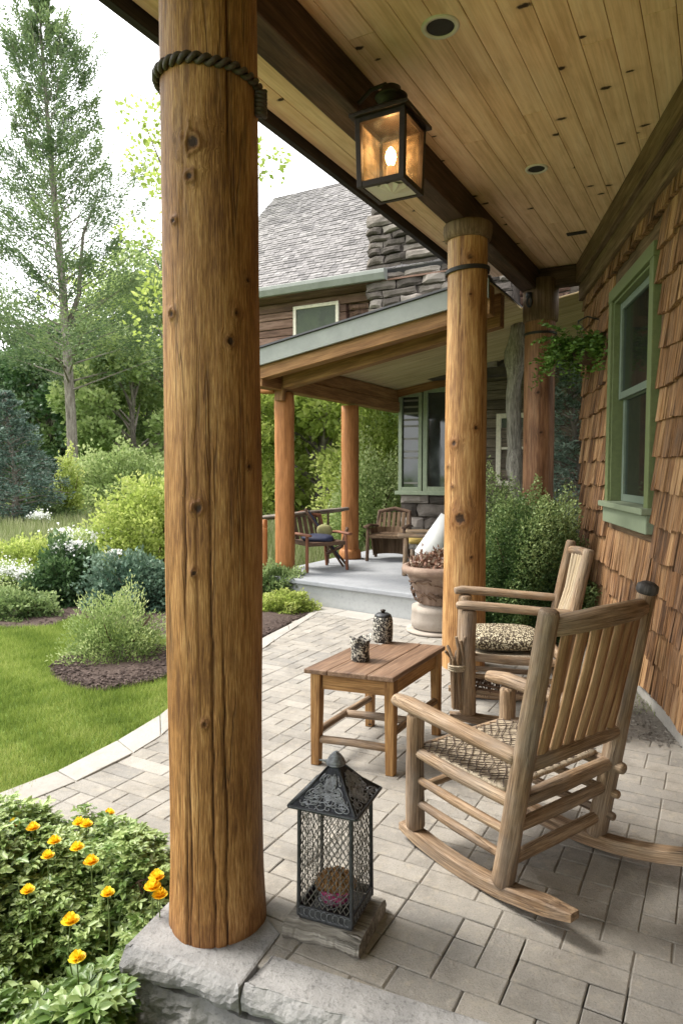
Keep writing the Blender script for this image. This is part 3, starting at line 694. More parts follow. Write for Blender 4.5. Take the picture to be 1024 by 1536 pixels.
# =====================================================  LOG POSTS
def logpost(name, label, base, top, r0, r1, mat, knots=(), nz=420, nt=128, seed=0, crackdepth=.006, wob=.035, ztop=None, group=None, bulge=0, lobes=.02):
    """dense log surface: slow lobes, long drying cracks and raised knots (theta, z, size)"""
    base = Vector(base); H = top-base.z
    t = thing(name, label, 'post', base, 0, group)
    V = np.zeros(((nz+1)*nt, 3), np.float32); LC = np.zeros_like(V); K = np.zeros((nz+1)*nt, np.float32); i = 0
    cr = []; random.seed(seed+100)
    ncr = 16
    for k in range(ncr):
        cr.append((U(0, 2*PI), U(0, H), U(.25, 1.1), U(.3, 1)))
    if seed == 1: cr += [(-PI/2+.12, .55, 1.3, 1.3), (-PI/2+.38, .35, .8, 1.4), (-PI/2-.35, .3, .7, 1.0), (-PI/2-.45, .15, .5, 1.), (-PI/2-.4, 1.32, .3, 1.3), (-PI/2+.55, 3.1, .8, 2.6)]
    for a in range(nz+1):
        z = H*a/nz; f = a/nz; rz = r0+(r1-r0)*f+bulge*math.exp(-(z/.12)**2)
        for b in range(nt):
            th = 2*PI*b/nt; ct, st = math.cos(th), math.sin(th)
            r = rz*(1+wob*mn.noise(Vector((ct*.9+seed*7, st*.9, z*.9)))+lobes*mn.noise(Vector((ct*3+seed, st*3, z*1.2)))+.006*mn.noise(Vector((ct*14+seed, st*14, z*5))))
            kk = 0.0; dth = 0.0
            for (t0, zc, hl, dp) in cr:
                if abs(z-zc) < hl:
                    d = (th-t0-.05*mn.noise(Vector((z*3, t0*9, 0)))-.025*mn.noise(Vector((z*14, t0*5, 0)))+PI) % (2*PI)-PI
                    q = abs(d)*rz
                    if q < .012:
                        e = (1-((z-zc)/hl)**2)*dp; r -= crackdepth*e*math.exp(-(q/.0035)**2); kk = max(kk, min(.95, 1.0*e)*math.exp(-(q/.0028)**2))
            for (t0, zc, s) in knots:
                dz = (z-zc); 
                if abs(dz) < s*4:
                    d = ((th-t0+PI) % (2*PI)-PI)*rz; q = math.sqrt(d*d+dz*dz*.8)/s*(1+.45*mn.noise(Vector((th*9, z*22, seed)))+.2*mn.noise(Vector((th*30, z*70, seed))))
                    if q < 3:
                        dth -= ((th-t0+PI) % (2*PI)-PI)*.75*math.exp(-(q/1.9)**2)
                        r += .005*math.exp(-((q-1.05)/.25)**2)-.003*math.exp(-(q/.7)**2)+.004*math.exp(-(q/2)**2)
                        kk = max(kk, .95*math.exp(-(q/.85)**4), .40*math.exp(-((q-1.3)/.25)**2), .28*math.exp(-(q/2.2)**2))
            V[i] = (r*ct, r*st, z); LC[i] = (r*math.cos(th+dth)+seed*3.3, r*math.sin(th+dth), z+seed*5); K[i] = max(kk, .3*math.exp(-z/.02) if seed == 1 else 0); i += 1
    idx = np.arange((nz)*nt).reshape(nz, nt); nx = np.roll(idx, -1, axis=1)
    Fc = np.stack([idx, nx, nx+nt, idx+nt], axis=-1).reshape(-1, 4)
    log = make('log', V, Fc, mat, t, lc=LC, tone=np.full(len(V), .5), kn=K, smooth=True, local=True)
    return t
def rope_ring(t, name, c, R_, mat, r=.012, strands=3, twists=14, tilt=(0, 0), closed=True, wobz=.004):
    for s in range(strands):
        mb = MB(); P = []; n = 220
        for i in range(n+1):
            a = 2*PI*i/n; ph = twists*a+2*PI*s/strands; rr = r*.95
            rad = R_+rr*math.cos(ph)*.8; z = rr*math.sin(ph)+tilt[0]*math.cos(a)+tilt[1]*math.sin(a)+wobz*mn.noise(Vector((math.cos(a)*2, math.sin(a)*2, s*.0)))
            P.append(Vector(c)+Vector((rad*math.cos(a), rad*math.sin(a), z)))
        mb.tube(P, r*.85, 8, round_=False); mb.build(name, mat, t, smooth=True)
def strap_ring(t, name, c, R_, mat, w=.02, th=.008, tilt=(0, 0), turns=2):
    mb = MB(); P = []; n = 80*turns
    for i in range(n+1):
        a = 2*PI*i/80; P.append(Vector(c)+Vector(((R_)*math.cos(a), (R_)*math.sin(a), tilt[0]*math.cos(a)+tilt[1]*math.sin(a)+w*.9*(i/n-.5)*turns*.6)))
    mb.tube(P, w*.5, 8, flat=1, round_=False); mb.build(name, mat, t, smooth=True)
NP = Vector((-.416, 2.222, .006)); NR = .157
def kn_at(px, py, c, r):
    """knot polar position on the visible side of a post"""
    v = PD(px, py, c.y-r*.8); d = math.hypot(c.x, c.y); u = (px-512)/F
    # lateral offset from the axis as seen from the camera
    lat = (u*c.y-c.x)/math.sqrt(1+u*u); ax = math.atan2(-c.y, -c.x)
    th = ax+math.asin(max(-.95, min(.95, lat/r)))
    p = Vector((c.x+r*math.cos(th), c.y+r*math.sin(th), 0)); z = PD(px, py, p.y).z-c.z
    return (th, z)
ks = [(297, 212, .024), (291, 263, .014), (263, 470, .012), (355, 470, .010), (346, 512, .013), (299, 762, .014), (305, 1086, .009), (267, 330, .008), (372, 420, .009), (292, 860, .008), (371, 700, .009)]
near = logpost('log_post', 'large knotty brown log post in the foreground, bound with rope', NP, 3.545, NR*1.0, .150, M['post'],
               [(*kn_at(a, b, NP, NR), s) for a, b, s in ks], nz=640, nt=220, seed=1, bulge=.006, wob=.04)
rope_ring(near, 'rope_binding', (NP.x, NP.y, 2.705), .159, M['rope'], r=.010, strands=2, twists=17, tilt=(-.012, .0))
mb = MB(); P = []
for i in range(70):
    a = i*.55; P.append(Vector((NP.x+.165+.014*math.cos(a), NP.y-.03+.014*math.sin(a)+.0, 2.68-.0011*i)))
mb.tube(P, .008, 8, round_=False); mb.build('rope_tail', M['rope'], near, smooth=True)
MP = Vector((.94, 5.2, 0)); MR = .162
ks = [(712, 642, .020), (680, 665, .026), (690, 778, .046), (678, 730, .013), (702, 440, .012), (671, 700, .012), (701, 385, .024), (708, 836, .012)]
midp = logpost('log_post', 'smooth honey-coloured log post standing behind the rocking chairs', MP, 3.33, MR, .148, M['post_mid'],
               [(*kn_at(a, b, MP, MR), s) for a, b, s in ks], nz=260, nt=96, seed=2, wob=.04)
strap_ring(midp, 'strap', (MP.x, MP.y, 2.99), .158, M['strap'], w=.016, tilt=(.01, 0), turns=3)
mb = MB(); mb.lathe([(.15, 3.215), (.170, 3.222), (.180, 3.27), (.180, 3.32), (.17, 3.335), (.02, 3.338)], (MP.x, MP.y, 0), 40, sx=1); mb.build('bark_collar', M['ledger'], midp, smooth=True)
RP = Vector((2.03, 7.08, 0)); RR = .160
rear = logpost('log_post', 'dark reddish log post at the far corner of the porch', RP, 3.33, RR*.98, .152, M['post_red'], [(-1.7, 1.9, .02), (-1.3, 1.2, .02), (-1.9, 2.3, .02)], nz=200, nt=72, seed=3)
strap_ring(rear, 'strap', (RP.x, RP.y, 2.90), .158, M['strap'], w=.018, tilt=(.0, 0), turns=2)
mb = MB(); mb.lathe([(.150, 3.02), (.172, 3.03), (.176, 3.1), (.176, 3.44), (.02, 3.445)], (RP.x, RP.y, 0), 40); mb.build('collar', M['ledger'], rear, smooth=True)
mb = MB(); pts = [Vector((RP.x-.155+.03*math.sin(2*PI*i/16)*.7, RP.y-.14, 3.20+.05*math.cos(2*PI*i/16))) for i in range(17)]
mb.tube(pts, .011, 8, round_=False); mb.box((RP.x-.155, RP.y-.12, 3.27), (.05, 0, 0), (0, .05, 0), (0, 0, .05)); mb.build('shackle', M['iron'], rear, smooth=True)
GP = Vector((2.03, 8.0, 0))
gt = thing('trunk_post', 'grey gnarled tree trunk used as a post behind the reddish log', 'post', GP)
mb = MB(); P = []; rr = []
for i in range(30):
    z = i*.111; P.append(GP+Vector((.03*math.sin(z*2.1), .02*math.sin(z*3), z))); rr.append(.082*(1+.16*mn.noise(Vector((0, 0, z*3))))+.05*math.exp(-((z-2.85)/.16)**2)+.03*math.exp(-((z-1.6)/.12)**2))
mb.tube(P, rr, 28, wob=.18, round_=False); mb.build('trunk', M['driftwood'], gt, smooth=True)
# =====================================================  STONE AND TIMBER HOUSE BEHIND
HW = Vector((.92, 11.0, 0))   # wall corner beside the covered terrace
def HP(t, z, off=0, ): return HW+E2*t-E1*off+UP*z       # off>0 towards the camera
def cb(mb, t0, t1, z0, z1, o0, o1, tone=None, z1b=None):
    z1b = z1 if z1b is None else z1b
    mb.hexa([HP(t0, z0, o0), HP(t1, z0, o0), HP(t1, z0, o1), HP(t0, z0, o1), HP(t0, z1, o0), HP(t1, z1b, o0), HP(t1, z1b, o1), HP(t0, z1, o1)], tone)
RT0 = -.12  # left edge of the terrace roof in t
def rz(t): return 2.80+.165*t   # underside of terrace roof
def house2():
    t = thing('rear_house', 'brown timber and stone house with grey shingled gable roof beyond the patio', 'house', HP(1, 0, 0))
    w_ = MB(); random.seed(3)
    # core, lower storey
    cb(w_, 0, 7, .1, 3.6, -3.2, -.10, .3)
    cb(w_, -2.75, 7, 3.02, 4.5, -3.2, -.10, .3)
    w_.build('wall', M['logwall'], t)
    # stone under the bay
    def stones(name, t0, t1, z0, z1, off, hs=(.10, .2), ws=(.18, .5), proud=.05, mat='rubble', left_rough=False):
        mb = MB(); z = z0
        while z < z1-.02:
            h = min(U(*hs), z1-z); x = t0+(U(-.06, .03) if left_rough else 0)
            while x < t1:
                w1 = min(U(*ws), t1-x); g = .012; p = off+U(0, proud); tn = random.random()
                if w1 < .05: break
                n = 4; Vv = []; lc = []
                # rounded stone: grid face pulled back at its rim
                for a in range(n+1):
                    for b in range(n+1):
                        fa, fb = a/n, b/n; rim = min(fa, 1-fa, fb, 1-fb)*2; o = p*1+0.02-(.035*(1-min(1, rim*2.2))**2)+.035*mn.noise(Vector((x+fa*w1, z+fb*h, 3))*7)
                        if a == 0 and left_rough and x < t0+.08: o += 0
                        Vv.append(HP(x+g+(w1-2*g)*fa+.03*mn.noise(Vector((x, z+fb*h, 1))*9), z+g*.7+(h-1.4*g)*fb+.028*mn.noise(Vector((x+fa*w1, z, 5))*6), o))
                fs = [(a*(n+1)+b, (a+1)*(n+1)+b, (a+1)*(n+1)+b+1, a*(n+1)+b+1) for a in range(n) for b in range(n)]
                # sides back to the wall
                rim = [a*(n+1) for a in range(n+1)]+[n*(n+1)+b for b in range(1, n+1)]+[a*(n+1)+n for a in range(n-1, -1, -1)]+[b for b in range(n-1, 0, -1)]
                o_ = len(Vv); m = len(rim)
                for k in rim: Vv.append(Vector(Vv[k])+E1*.14)
                for k in range(m): fs.append((rim[k], o_+k, o_+(k+1) % m, rim[(k+1) % m]))
                mb.add(Vv, fs, Vv, tn); x += w1
            z += h
        return mb.build(name, M[mat], t)
    stones('bay_base_stone', 0.02, 1.35, .28, 1.16, -.02, (.12, .22), (.25, .6), .03)
    # weathered log courses on the rest of the lower wall
    def courses(name, t0, t1, z0, z1, h, mat, thick=.05, jit=.01, ztop=None):
        mb = MB(); z = z0
        while z < z1:
            hh = min(h*U(.85, 1.15), z1-z+.001); x = t0
            while x < t1-.01:
                L_ = min(U(.7, 2.0), t1-x)
                cb(mb, x+.003, x+L_-.003, z+.004, z+hh-.004, -.10, thick-.05+U(-jit, jit)); x += L_
            z += hh
        return mb.build(name, M[mat], t, bevel=.015)
    courses('log_courses', 1.37, 7, .2, 3.6, .15, 'logwall', .09, .02)
    courses('upper_siding', -2.74, -.95, 3.03, 4.47, .15, 'siding', .07)
    stones('upper_stone', -.95, 2.6, 3.05, 4.47, -.05, (.10, .17), (.18, .45), .02, 'siding')
    # chimney
    ch = MB(); cb(ch, -.30, 1.9, 2.9, 7.2, -.9, .33, .3); chm = ch.build('chimney', M['rubble'], t)
    ch2 = stones('chimney_stone', -.36, 1.9, 3.0, 7.3, .34, (.10, .19), (.22, .62), .10, left_rough=True)
    # upper window
    u0 = MB(); a0, a1, z0, z1 = -1.97, -1.08, 3.50, 4.33
    # cream frame
    c = .055
    cb(u0, a0, a0+c, z0, z1, .0, .06); cb(u0, a1-c, a1, z0, z1, .0, .06); cb(u0, a0+c, a1-c, z1-c, z1, .0, .06); cb(u0, a0+c, a1-c, z0, z0+c, .0, .06)
    f = u0.build('window', M['cream'], t, bevel=.004)
    g = MB(); cb(g, a0+c, a1-c, z0+c, z1-c, .0, .035); g.build('pane', M['paneg'], f)
    # bay windows
    def win(a0, a1, z0, z1, c, mat, o=.07, mull=(), blinds=False, dark='paned'):
        u = MB()
        cb(u, a0, a0+c, z0, z1, -.02, o); cb(u, a1-c, a1, z0, z1, -.02, o); cb(u, a0+c, a1-c, z1-c, z1, -.02, o-.002); cb(u, a0+c, a1-c, z0, z0+c, -.02, o-.002)
        for m in mull:
            if m[0] == 'h': cb(u, a0+c, a1-c, m[1]-.018, m[1]+.018, -.02, o-.012)
            else: cb(u, m[1]-.018, m[1]+.018, z0+c, z1-c, -.02, o-.01)
        f = u.build('window', M[mat], t, bevel=.004)
        g = MB(); cb(g, a0+c, a1-c, z0+c, z1-c, -.02, o-.045); g.build('pane', M[dark], f)
        if blinds:
            b = MB(); z = z0+c+.05
            while z < z1-c-.05:
                if random.random() < .8: b = MB(); cb(b, a0+c+.02, a1-c-.02, z, z+.03, o-.044, o-.036); b.build('blind_slat', M['blind'], f)
                z += .10
        return f
    win(.02, .42, 1.20, 2.74, .06, 'green2', blinds=True)
    win(.44, 1.34, 1.20, 2.80, .07, 'green2', mull=(('v', .9),))
    s_ = MB(); cb(s_, -.02, 1.38, 1.14, 1.20, -.02, .12); s_.build('bay_sill', M['green2'], t, bevel=.005)
    win(1.60, 2.16, 1.30, 2.36, .07, 'cream', mull=(('h', 1.85),), dark='paneg')
    # main roof: overlapping shingle tabs
    E0 = HP(-3.95, 4.60, .40); 
    ev = 4.60; run = 2.77; rise = 2.77
    def RPn(tt, f, lift=0):  # f 0..1 up the slope
        p = HW+E2*tt-E1*(.40)+E1*(run*f)+UP*(ev+rise*f); return p+(UP-E1).normalized()*lift
    TL, TR = -3.98, 4.2
    base = MB(); base.hexa([RPn(TL, 0, -.14), RPn(TR, 0, -.14), RPn(TR, 1, -.14), RPn(TL, 1, -.14), RPn(TL, 0, -.01), RPn(TR, 0, -.01), RPn(TR, 1, -.01), RPn(TL, 1, -.01)])
    # back slope
    def RB(tt, f, lift=0):
        p = HW+E2*tt-E1*(.40)+E1*(run*(2-f))+UP*(ev+rise*f); return p+UP*lift
    base.hexa([RB(TL, 0, -.14), RB(TR, 0, -.14), RB(TR, 1, -.14), RB(TL, 1, -.14), RB(TL, 0, -.01), RB(TR, 0, -.01), RB(TR, 1, -.01), RB(TL, 1, -.01)])
    rf = base.build('roof', M['drip'], t)
    sh = MB(); nrow = 46
    for r_ in range(nrow):
        f0 = r_/nrow; f1 = min(1, (r_+1.35)/nrow); x = TL-.02-U(0, .15); 
        while x < TR:
            w1 = U(.10, .15); x0, x1 = max(x, TL-.02), min(x+w1-.006, TR); th = .010+(.008 if random.random() < .5 else 0)
            if x1-x0 > .02: sh.hexa([RPn(x0, f0, -.006), RPn(x1, f0, -.006), RPn(x1, f1, -.004), RPn(x0, f1, -.004), RPn(x0, f0, th), RPn(x1, f0, th), RPn(x1, f1, .002), RPn(x0, f1, .002)], min(1, max(0, random.gauss(.5, .13))))
            x += w1
    sh.build('roof_shingles', M['roof'], t)
    # gable end fill (left)
    gm = MB(); p = [HP(-2.75, 4.47, -.10), HP(-2.75, 4.47, -run*2+.5), HP(-2.75, 4.47+rise-.1, -run+.4)]
    q = [v+E2*.2 for v in p]; gm.add(p+q, [(0, 1, 2), (5, 4, 3), (0, 3, 4, 1), (1, 4, 5, 2), (2, 5, 3, 0)]); gm.build('gable', M['siding'], t)
    cb2 = MB(); cb(cb2, -2.75, 7, 3.02, 4.5, -5.0, -3.2, .4); cb2.build('rear_wall', M['siding'], t)
    # eave gutter and soffit board
    gu = MB(); pr = [(0, 0), (.0, .15), (.12, .15), (.12, .09), (.07, 0)]
    a = [HP(TL-.05, 4.44+z, .42+o) for o, z in pr]; b = [HP(-.02, 4.44+z, .42+o) for o, z in pr]
    gu.add(a+b, [(0, 1, 2, 3, 4)][::-1]+[(9, 8, 7, 6, 5)]+[(k, (k+1) % 5, 5+(k+1) % 5, 5+k) for k in range(5)], None, .5)
    gu.build('gutter', M['flash'], t, bevel=.008)
    sf = MB(); cb(sf, TL, 4, 4.43, 4.455, -.1, .42, .3); sf.build('eave_soffit', M['siding'], t)
    fr = MB(); cb(fr, -2.76, 2.6, 4.28, 4.42, -.06, .03, .3); fr.build('frieze_board', M['siding'], t, bevel=.01)
M['paneg'] = plain('green_reflection_colour', (.05, .065, .035), .3, var=.3, sc=3, spec=.2, bump=0)  # green reflection is put into the base colour, real gloss kept low
M['paned'] = plain('dark_glass', (.03, .038, .036), .06, var=.4, sc=4, spec=.7, bump=0)
M['blind'] = plain('grey_blind', (.16, .155, .14), .6)
house2()
TR_D = 4.05  # terrace roof depth along E1 from its front edge to the wall
def terrace():
    t = thing('terrace_roof', 'sloping lean-to roof with grey-green fascia over the far terrace', 'terrace roof', HP(-1, 2.7, 3))
    OF = 3.82  # front overhang measured from wall plane
    TE = 2.62  # right end of the front edge
    def pnt(tt, off, dz): return HP(tt, rz(tt)+dz, off)
    # soffit boards run along E2
    sb = MB(); o = -.05; random.seed(9)
    while o < OF-.05:
        w1 = .17; hi = min(o+w1, OF-.02); te = TE if o > 2.6 else 4.6
        sb.hexa([pnt(RT0+.02, o+.003, 0), pnt(te, o+.003, 0), pnt(te, hi-.003, 0), pnt(RT0+.02, hi-.003, 0), pnt(RT0+.02, o+.003, .02), pnt(te, o+.003, .02), pnt(te, hi-.003, .02), pnt(RT0+.02, hi-.003, .02)], random.gauss(.5, .2)); o += w1
    sb.build('soffit', M['soffit'], t, bevel=.003, seg=1)
    dk = MB()
    for (a0, a1, o0, o1) in ((RT0, TE, 2.61, OF-.01), (RT0, 4.6, -.05, 2.61)):
        dk.hexa([pnt(a0, o0, .022), pnt(a1, o0, .022), pnt(a1, o1, .022), pnt(a0, o1, .022), pnt(a0, o0, .04), pnt(a1, o0, .04), pnt(a1, o1, .04), pnt(a0, o1, .04)])
    dk.build('roof_deck', M['drip'], t)
    fa = MB(); fa.hexa([pnt(RT0-.02, OF, -.135), pnt(TE, OF, -.135), pnt(TE, OF+.035, -.135), pnt(RT0-.02, OF+.035, -.135), pnt(RT0-.02, OF, .045), pnt(TE, OF, .045), pnt(TE, OF+.035, .045), pnt(RT0-.02, OF+.035, .045)], .5)
    fa.hexa([pnt(RT0-.03, -.0, -.135), pnt(RT0-.03, OF-.003, -.135), pnt(RT0-.003, OF-.003, -.135), pnt(RT0-.003, 0, -.135), pnt(RT0-.03, 0, .045), pnt(RT0-.03, OF-.003, .045), pnt(RT0-.003, OF-.003, .045), pnt(RT0-.003, 0, .045)], .5)
    fa.build('fascia', M['flash'], t, bevel=.003)
    dr = MB(); dr.hexa([pnt(RT0-.05, OF-.1, .048), pnt(TE, OF-.1, .048), pnt(TE, OF+.06, .048), pnt(RT0-.05, OF+.06, .048), pnt(RT0-.05, OF-.1, .066), pnt(TE, OF-.1, .066), pnt(TE, OF+.06, .066), pnt(RT0-.05, OF+.06, .066)]); dr.build('drip_edge', M['drip'], t)
    # beams below
    bm = MB(); bm.hexa([pnt(RT0+.0, OF-.16, -.27), pnt(TE, OF-.16, -.27), pnt(TE, OF-.02, -.27), pnt(RT0+.0, OF-.02, -.27), pnt(RT0, OF-.16, -.002), pnt(TE, OF-.16, -.002), pnt(TE, OF-.02, -.002), pnt(RT0, OF-.02, -.002)], .6); bm.build('front_beam', M['porchwood'], t, bevel=.008)
    bm = MB(); a = RT0+.22; bm.hexa([pnt(a, OF-.5, -.36), pnt(TE+.0, OF-.5, -.32), pnt(TE, OF-.36, -.32), pnt(a, OF-.36, -.36), pnt(a, OF-.5, -.003), pnt(TE, OF-.5, -.003), pnt(TE, OF-.36, -.003), pnt(a, OF-.36, -.003)], .4); bm.build('front_beam', M['porchwood'], t, bevel=.008)
    for z0, z1, w1 in ((-.34, -.185, .16), (-.18, -.003, .12)):
        bm = MB(); A0_ = TA_P.dot(E2)-HW.dot(E2)
        bm.hexa([HP(A0_-w1/2, rz(A0_)+z0, -.1), HP(A0_-w1/2, rz(A0_)+z0, OF-.03), HP(A0_+w1/2, rz(A0_)+z0, OF-.03), HP(A0_+w1/2, rz(A0_)+z0, -.1), HP(A0_-w1/2, rz(A0_)+z1, -.1), HP(A0_-w1/2, rz(A0_)+z1, OF-.03), HP(A0_+w1/2, rz(A0_)+z1, OF-.03), HP(A0_+w1/2, rz(A0_)+z1, -.1)], .3); bm.build('side_beam', M['porchwood'], t, bevel=.006)
    bm = MB(); bm.hexa([pnt(-.1, .0, -.12), pnt(4.6, .0, -.12), pnt(4.6, .10, -.12), pnt(-.1, .10, -.12), pnt(-.1, .0, -.003), pnt(4.6, .0, -.003), pnt(4.6, .10, -.003), pnt(-.1, .10, -.003)]); bm.build('wall_plate', M['porchwood'], t, bevel=.006)
TA_P = Vector((-.68, 8.2, .28)); TB_P = Vector((.12, 9.6, .28))
terrace()
def flatpost(p, label, r, h, foot=0):
    t = thing('terrace_post', label, 'post', p)
    mb = MB(); P = [p+UP*z for z in np.linspace(0, h, 24)]
    mb.tube(P, [r*(1+.04*mn.noise(Vector((0, p.x*9, i*.5)))) for i in range(24)], 32, wob=.04, round_=False); mb.build('log', M['post_orange'], t, smooth=True)
    if foot:
        f = MB(); f.lathe([(r*1.25, 0), (r*1.32, .03), (r*1.25, .11), (r*1.02, .14)], p, 32); f.build('base_collar', M['post_orange'], t, smooth=True)
    return t
ta = flatpost(TA_P, 'orange log post at the near corner of the far terrace', .118, 2.16)
mb = MB(); c = PD(403, 580, 8.15); mb.box(c, E2*.22, E1*.16, UP*.16, .5); mb.build('beam_end', M['post_orange'], ta, bevel=.02)
mb = MB(); c = PD(418, 579, 8.02); mb.hexa([c+E2*-.06-UP*.17, c+E2*.05-UP*.17, c+E2*.05+E1*.06-UP*.17, c-E2*.06+E1*.06-UP*.17, c-E2*.07+UP*.14, c+E2*.09+UP*.14, c+E2*.09+E1*.06+UP*.14, c-E2*.07+E1*.06+UP*.14], .6); mb.build('bracket', M['porchwood'], ta, bevel=.01)
flatpost(TB_P, 'orange log post farther back on the far terrace, with a collared foot', .122, 2.14, 1)
def platform():
    t = thing('terrace_platform', 'pale grey stone terrace platform one step above the patio', 'terrace', PLAT_L)
    D = (PLAT_R-PLAT_L).normalized(); Nn = Vector((-D.y, D.x, 0))
    if Nn.y < 0: Nn = -Nn
    def slab(z0, z1, o, mat, name, bev):
        L0 = PLAT_L-Nn*o; R0 = PLAT_R-Nn*o+D*o
        back = [R0, HW+E2*1.6-E1*.0, HW+E2*.0-E1*.0, HW-E2*1.0, PLAT_L+E1*3.2-E2*.05]
        P = [L0-D*o, R0]+[Vector((2.4, 10.0, 0)), Vector((.95, 10.99, 0)), PLAT_L+E1*3.6-D*o]
        mb = MB(); V = [Vector((p.x, p.y, z0)) for p in P]+[Vector((p.x, p.y, z1)) for p in P]; n = len(P)
        mb.add(V, [tuple(reversed(range(n))), tuple(range(n, 2*n))]+[(k, (k+1) % n, n+(k+1) % n, n+k) for k in range(n)], V, .5)
        mb.build(name, M[mat], t, bevel=bev)
    slab(-.1, .222, 0, 'riser', 'riser', 0); slab(.224, .28, .045, 'platform', 'top_slab', .012)
platform()
# flagstones in front of the step
fl = MB()
D = (PLAT_R-PLAT_L).normalized(); 
for k in range(5):
    a = PLAT_L+D*(.35+k*.46); Nn = Vector((D.y, -D.x, 0)); Nn = Nn if Nn.y < 0 else -Nn
    w1 = .45; q = [a+Nn*.02, a+D*w1+Nn*.02, a+D*w1+Nn*(.28+U(-.03, .03)), a+Nn*(.28+U(-.03, .03))]
    fl.hexa([Vector((p.x, p.y, -.02)) for p in q]+[Vector((p.x, p.y, .008)) for p in q])
props(fl.build('flagstone_paving', M['border'], bevel=.004), kind='structure')
# =====================================================  ROCKING CHAIRS  (own axes: +Y front, +X right)
def LT(t):
    m = mat_of(t); return lambda x, y, z: m @ Vector((x, y, z))
def rocker_chair(name, label, loc, rz, W, D_, seat, arm, back, lean, pr, fr, slats, slatw, mats, seed=0, armx=.12, rock=(-.5, .30), rung=.017, group=None, rockR=1.5, round_slats=False, net=True, topr=.033, cap=None, arm_r=.036, ext=.05, farext=0):
    random.seed(seed); t = thing(name, label, 'rocking chair', loc, rz, group); P = LT(t)
    wm, sm_ = mats
    def rk(y): return (y+.02)**2/(2*rockR)
    hx, hy = W/2, D_/2
    def bp(sx, z):   # back post axis
        k = max(0, (z-.05)/(back-.05)); return (sx*hx*(1+.03*k), -hy-lean*k)
    for sx in (-1, 1):
        # rocker runner
        mb = MB(); pts = []; n = 26
        Vv = []; fs = []; off = Vector((U(0, 30), U(0, 30), 0)); lcs = []; r0_ = rock[0]-(farext if sx > 0 else 0)
        for i in range(n+1):
            y = r0_+(rock[1]-r0_)*i/n; e = min(i, n-i)/n; hh = .052*(.55+.45*min(1, e*7)); ww = .030*(.75+.25*min(1, e*9)); zc = rk(y)
            for (a, b) in ((-1, 0), (-.92, .0), (.92, 0), (1, .12), (1, .85), (.85, 1), (-.85, 1), (-1, .85), (-1, .12)):
                Vv.append(P(sx*hx+a*ww, y, zc+b*hh+.001)); lcs.append(off+Vector((a*ww, b*hh, y)))
        m = 9
        for i in range(n):
            for k in range(m): a = i*m+k; b = i*m+(k+1) % m; fs.append((a, b, b+m, a+m))
        fs += [tuple(reversed(range(m))), tuple(range(n*m, (n+1)*m))]
        mb.add(Vv, fs, lcs, .55); mb.build('runner', wm, t, smooth=False, bevel=.003)
        # front leg, back post
        mb = MB(); z0 = rk(hy)+.045
        mb.tube([P(sx*hx, hy, z0), P(sx*hx*1.0, hy+.004, (z0+arm)/2), P(sx*hx, hy, arm-.025)], [fr*1.03, fr, fr*.94], 20, wob=.07, res=.03); mb.build('leg', wm, t, smooth=True)
        mb = MB(); zz = [rk(-hy)+.045, .3, .55, .8, back]
        mb.tube([P(*bp(sx, z), z) for z in zz], [pr*1.04, pr, pr*.97, pr*.92, pr*.86], 22, wob=.06, res=.03); bpst = mb.build('back_post', wm, t, smooth=True)
        if cap and cap == sx:
            mb = MB(); q0 = P(*bp(sx, back-.012), back-.012); q1 = P(*bp(sx, back+.035), back+.035); mb.tube([q0, q0.lerp(q1, .3), q0.lerp(q1, .75), q1], [pr*.88, pr*1.0, pr*.96, pr*.7], 22, wob=.05); mb.build('cap', M['darkcap'], bpst, smooth=True)
        # arm
        mb = MB(); xb, yb = bp(sx, arm-.02)
        mb.tube([P(sx*(hx+.0), hy+armx, arm+.0), P(sx*(hx+.012), hy+.02, arm+.006), P(sx*(hx+.016), 0, arm-.008), P(sx*(hx+.012), yb+.02, arm-.03)], [arm_r*.9, arm_r*1.05, arm_r, arm_r*.92], 18, flat=.8, wob=.05, res=.03); mb.build('arm', wm, t, smooth=True)
        # side rails and rungs
        for z, r_, tn in ((seat-.02, .024, .5), (seat-.13, rung, .7), (seat-.225, rung, .6)):
            mb = MB(); xb, yb = bp(sx, z); e = ext if sx > 0 else .0
            mb.tube([P(sx*hx, hy, z+.01), P(sx*hx*1.0, 0, z-.004), P(sx*hx, yb-e-.01, z-(.01))], [r_*.9, r_*1.08, r_*.95], 12, wob=.07, res=.04); mb.build('side_rung', wm, t, smooth=True)
    # back rungs / front rungs
    for z, r_ in ((seat-.02, .026), (seat-.12, .021), (seat-.25, .021)):
        mb = MB(); x0, y0 = bp(-1, z); x1, y1 = bp(1, z)
        mb.tube([P(x0, y0, z), P(0, y0+.004, z-.004), P(x1+ext, y1, z)], [r_*.95, r_*1.08, r_*.9], 12, wob=.06, flat=1.15, res=.04); mb.build('back_rung', wm, t, smooth=True)
    for z, r_ in ((seat-.015, .024), (seat-.17, rung)):
        mb = MB(); mb.tube([P(-hx, hy, z), P(0, hy+.006, z), P(hx, hy, z)], r_, 12, wob=.06, res=.04); mb.build('front_rung', wm, t, smooth=True)
    # top rail (bowed back) and lower rail
    zt, zl = back-.06, seat+.115
    def bow(x, z, b): u = x/hx; return bp(1, z)[1]-b*(1-u*u)
    for z, r_, b_, nm in ((zt, topr, .045, 'top_rail'), (zl, .029, .012, 'lower_rail')):
        mb = MB(); mb.tube([P(x*hx, bow(x*hx, z, b_), z+.012*(1-x*x)) for x in (-1, -.6, -.2, .2, .6, 1)], [r_*.9, r_, r_*1.03, r_, r_, r_*.88], 16, wob=.05, flat=1.15, res=.04); mb.build(nm, wm, t, smooth=True)
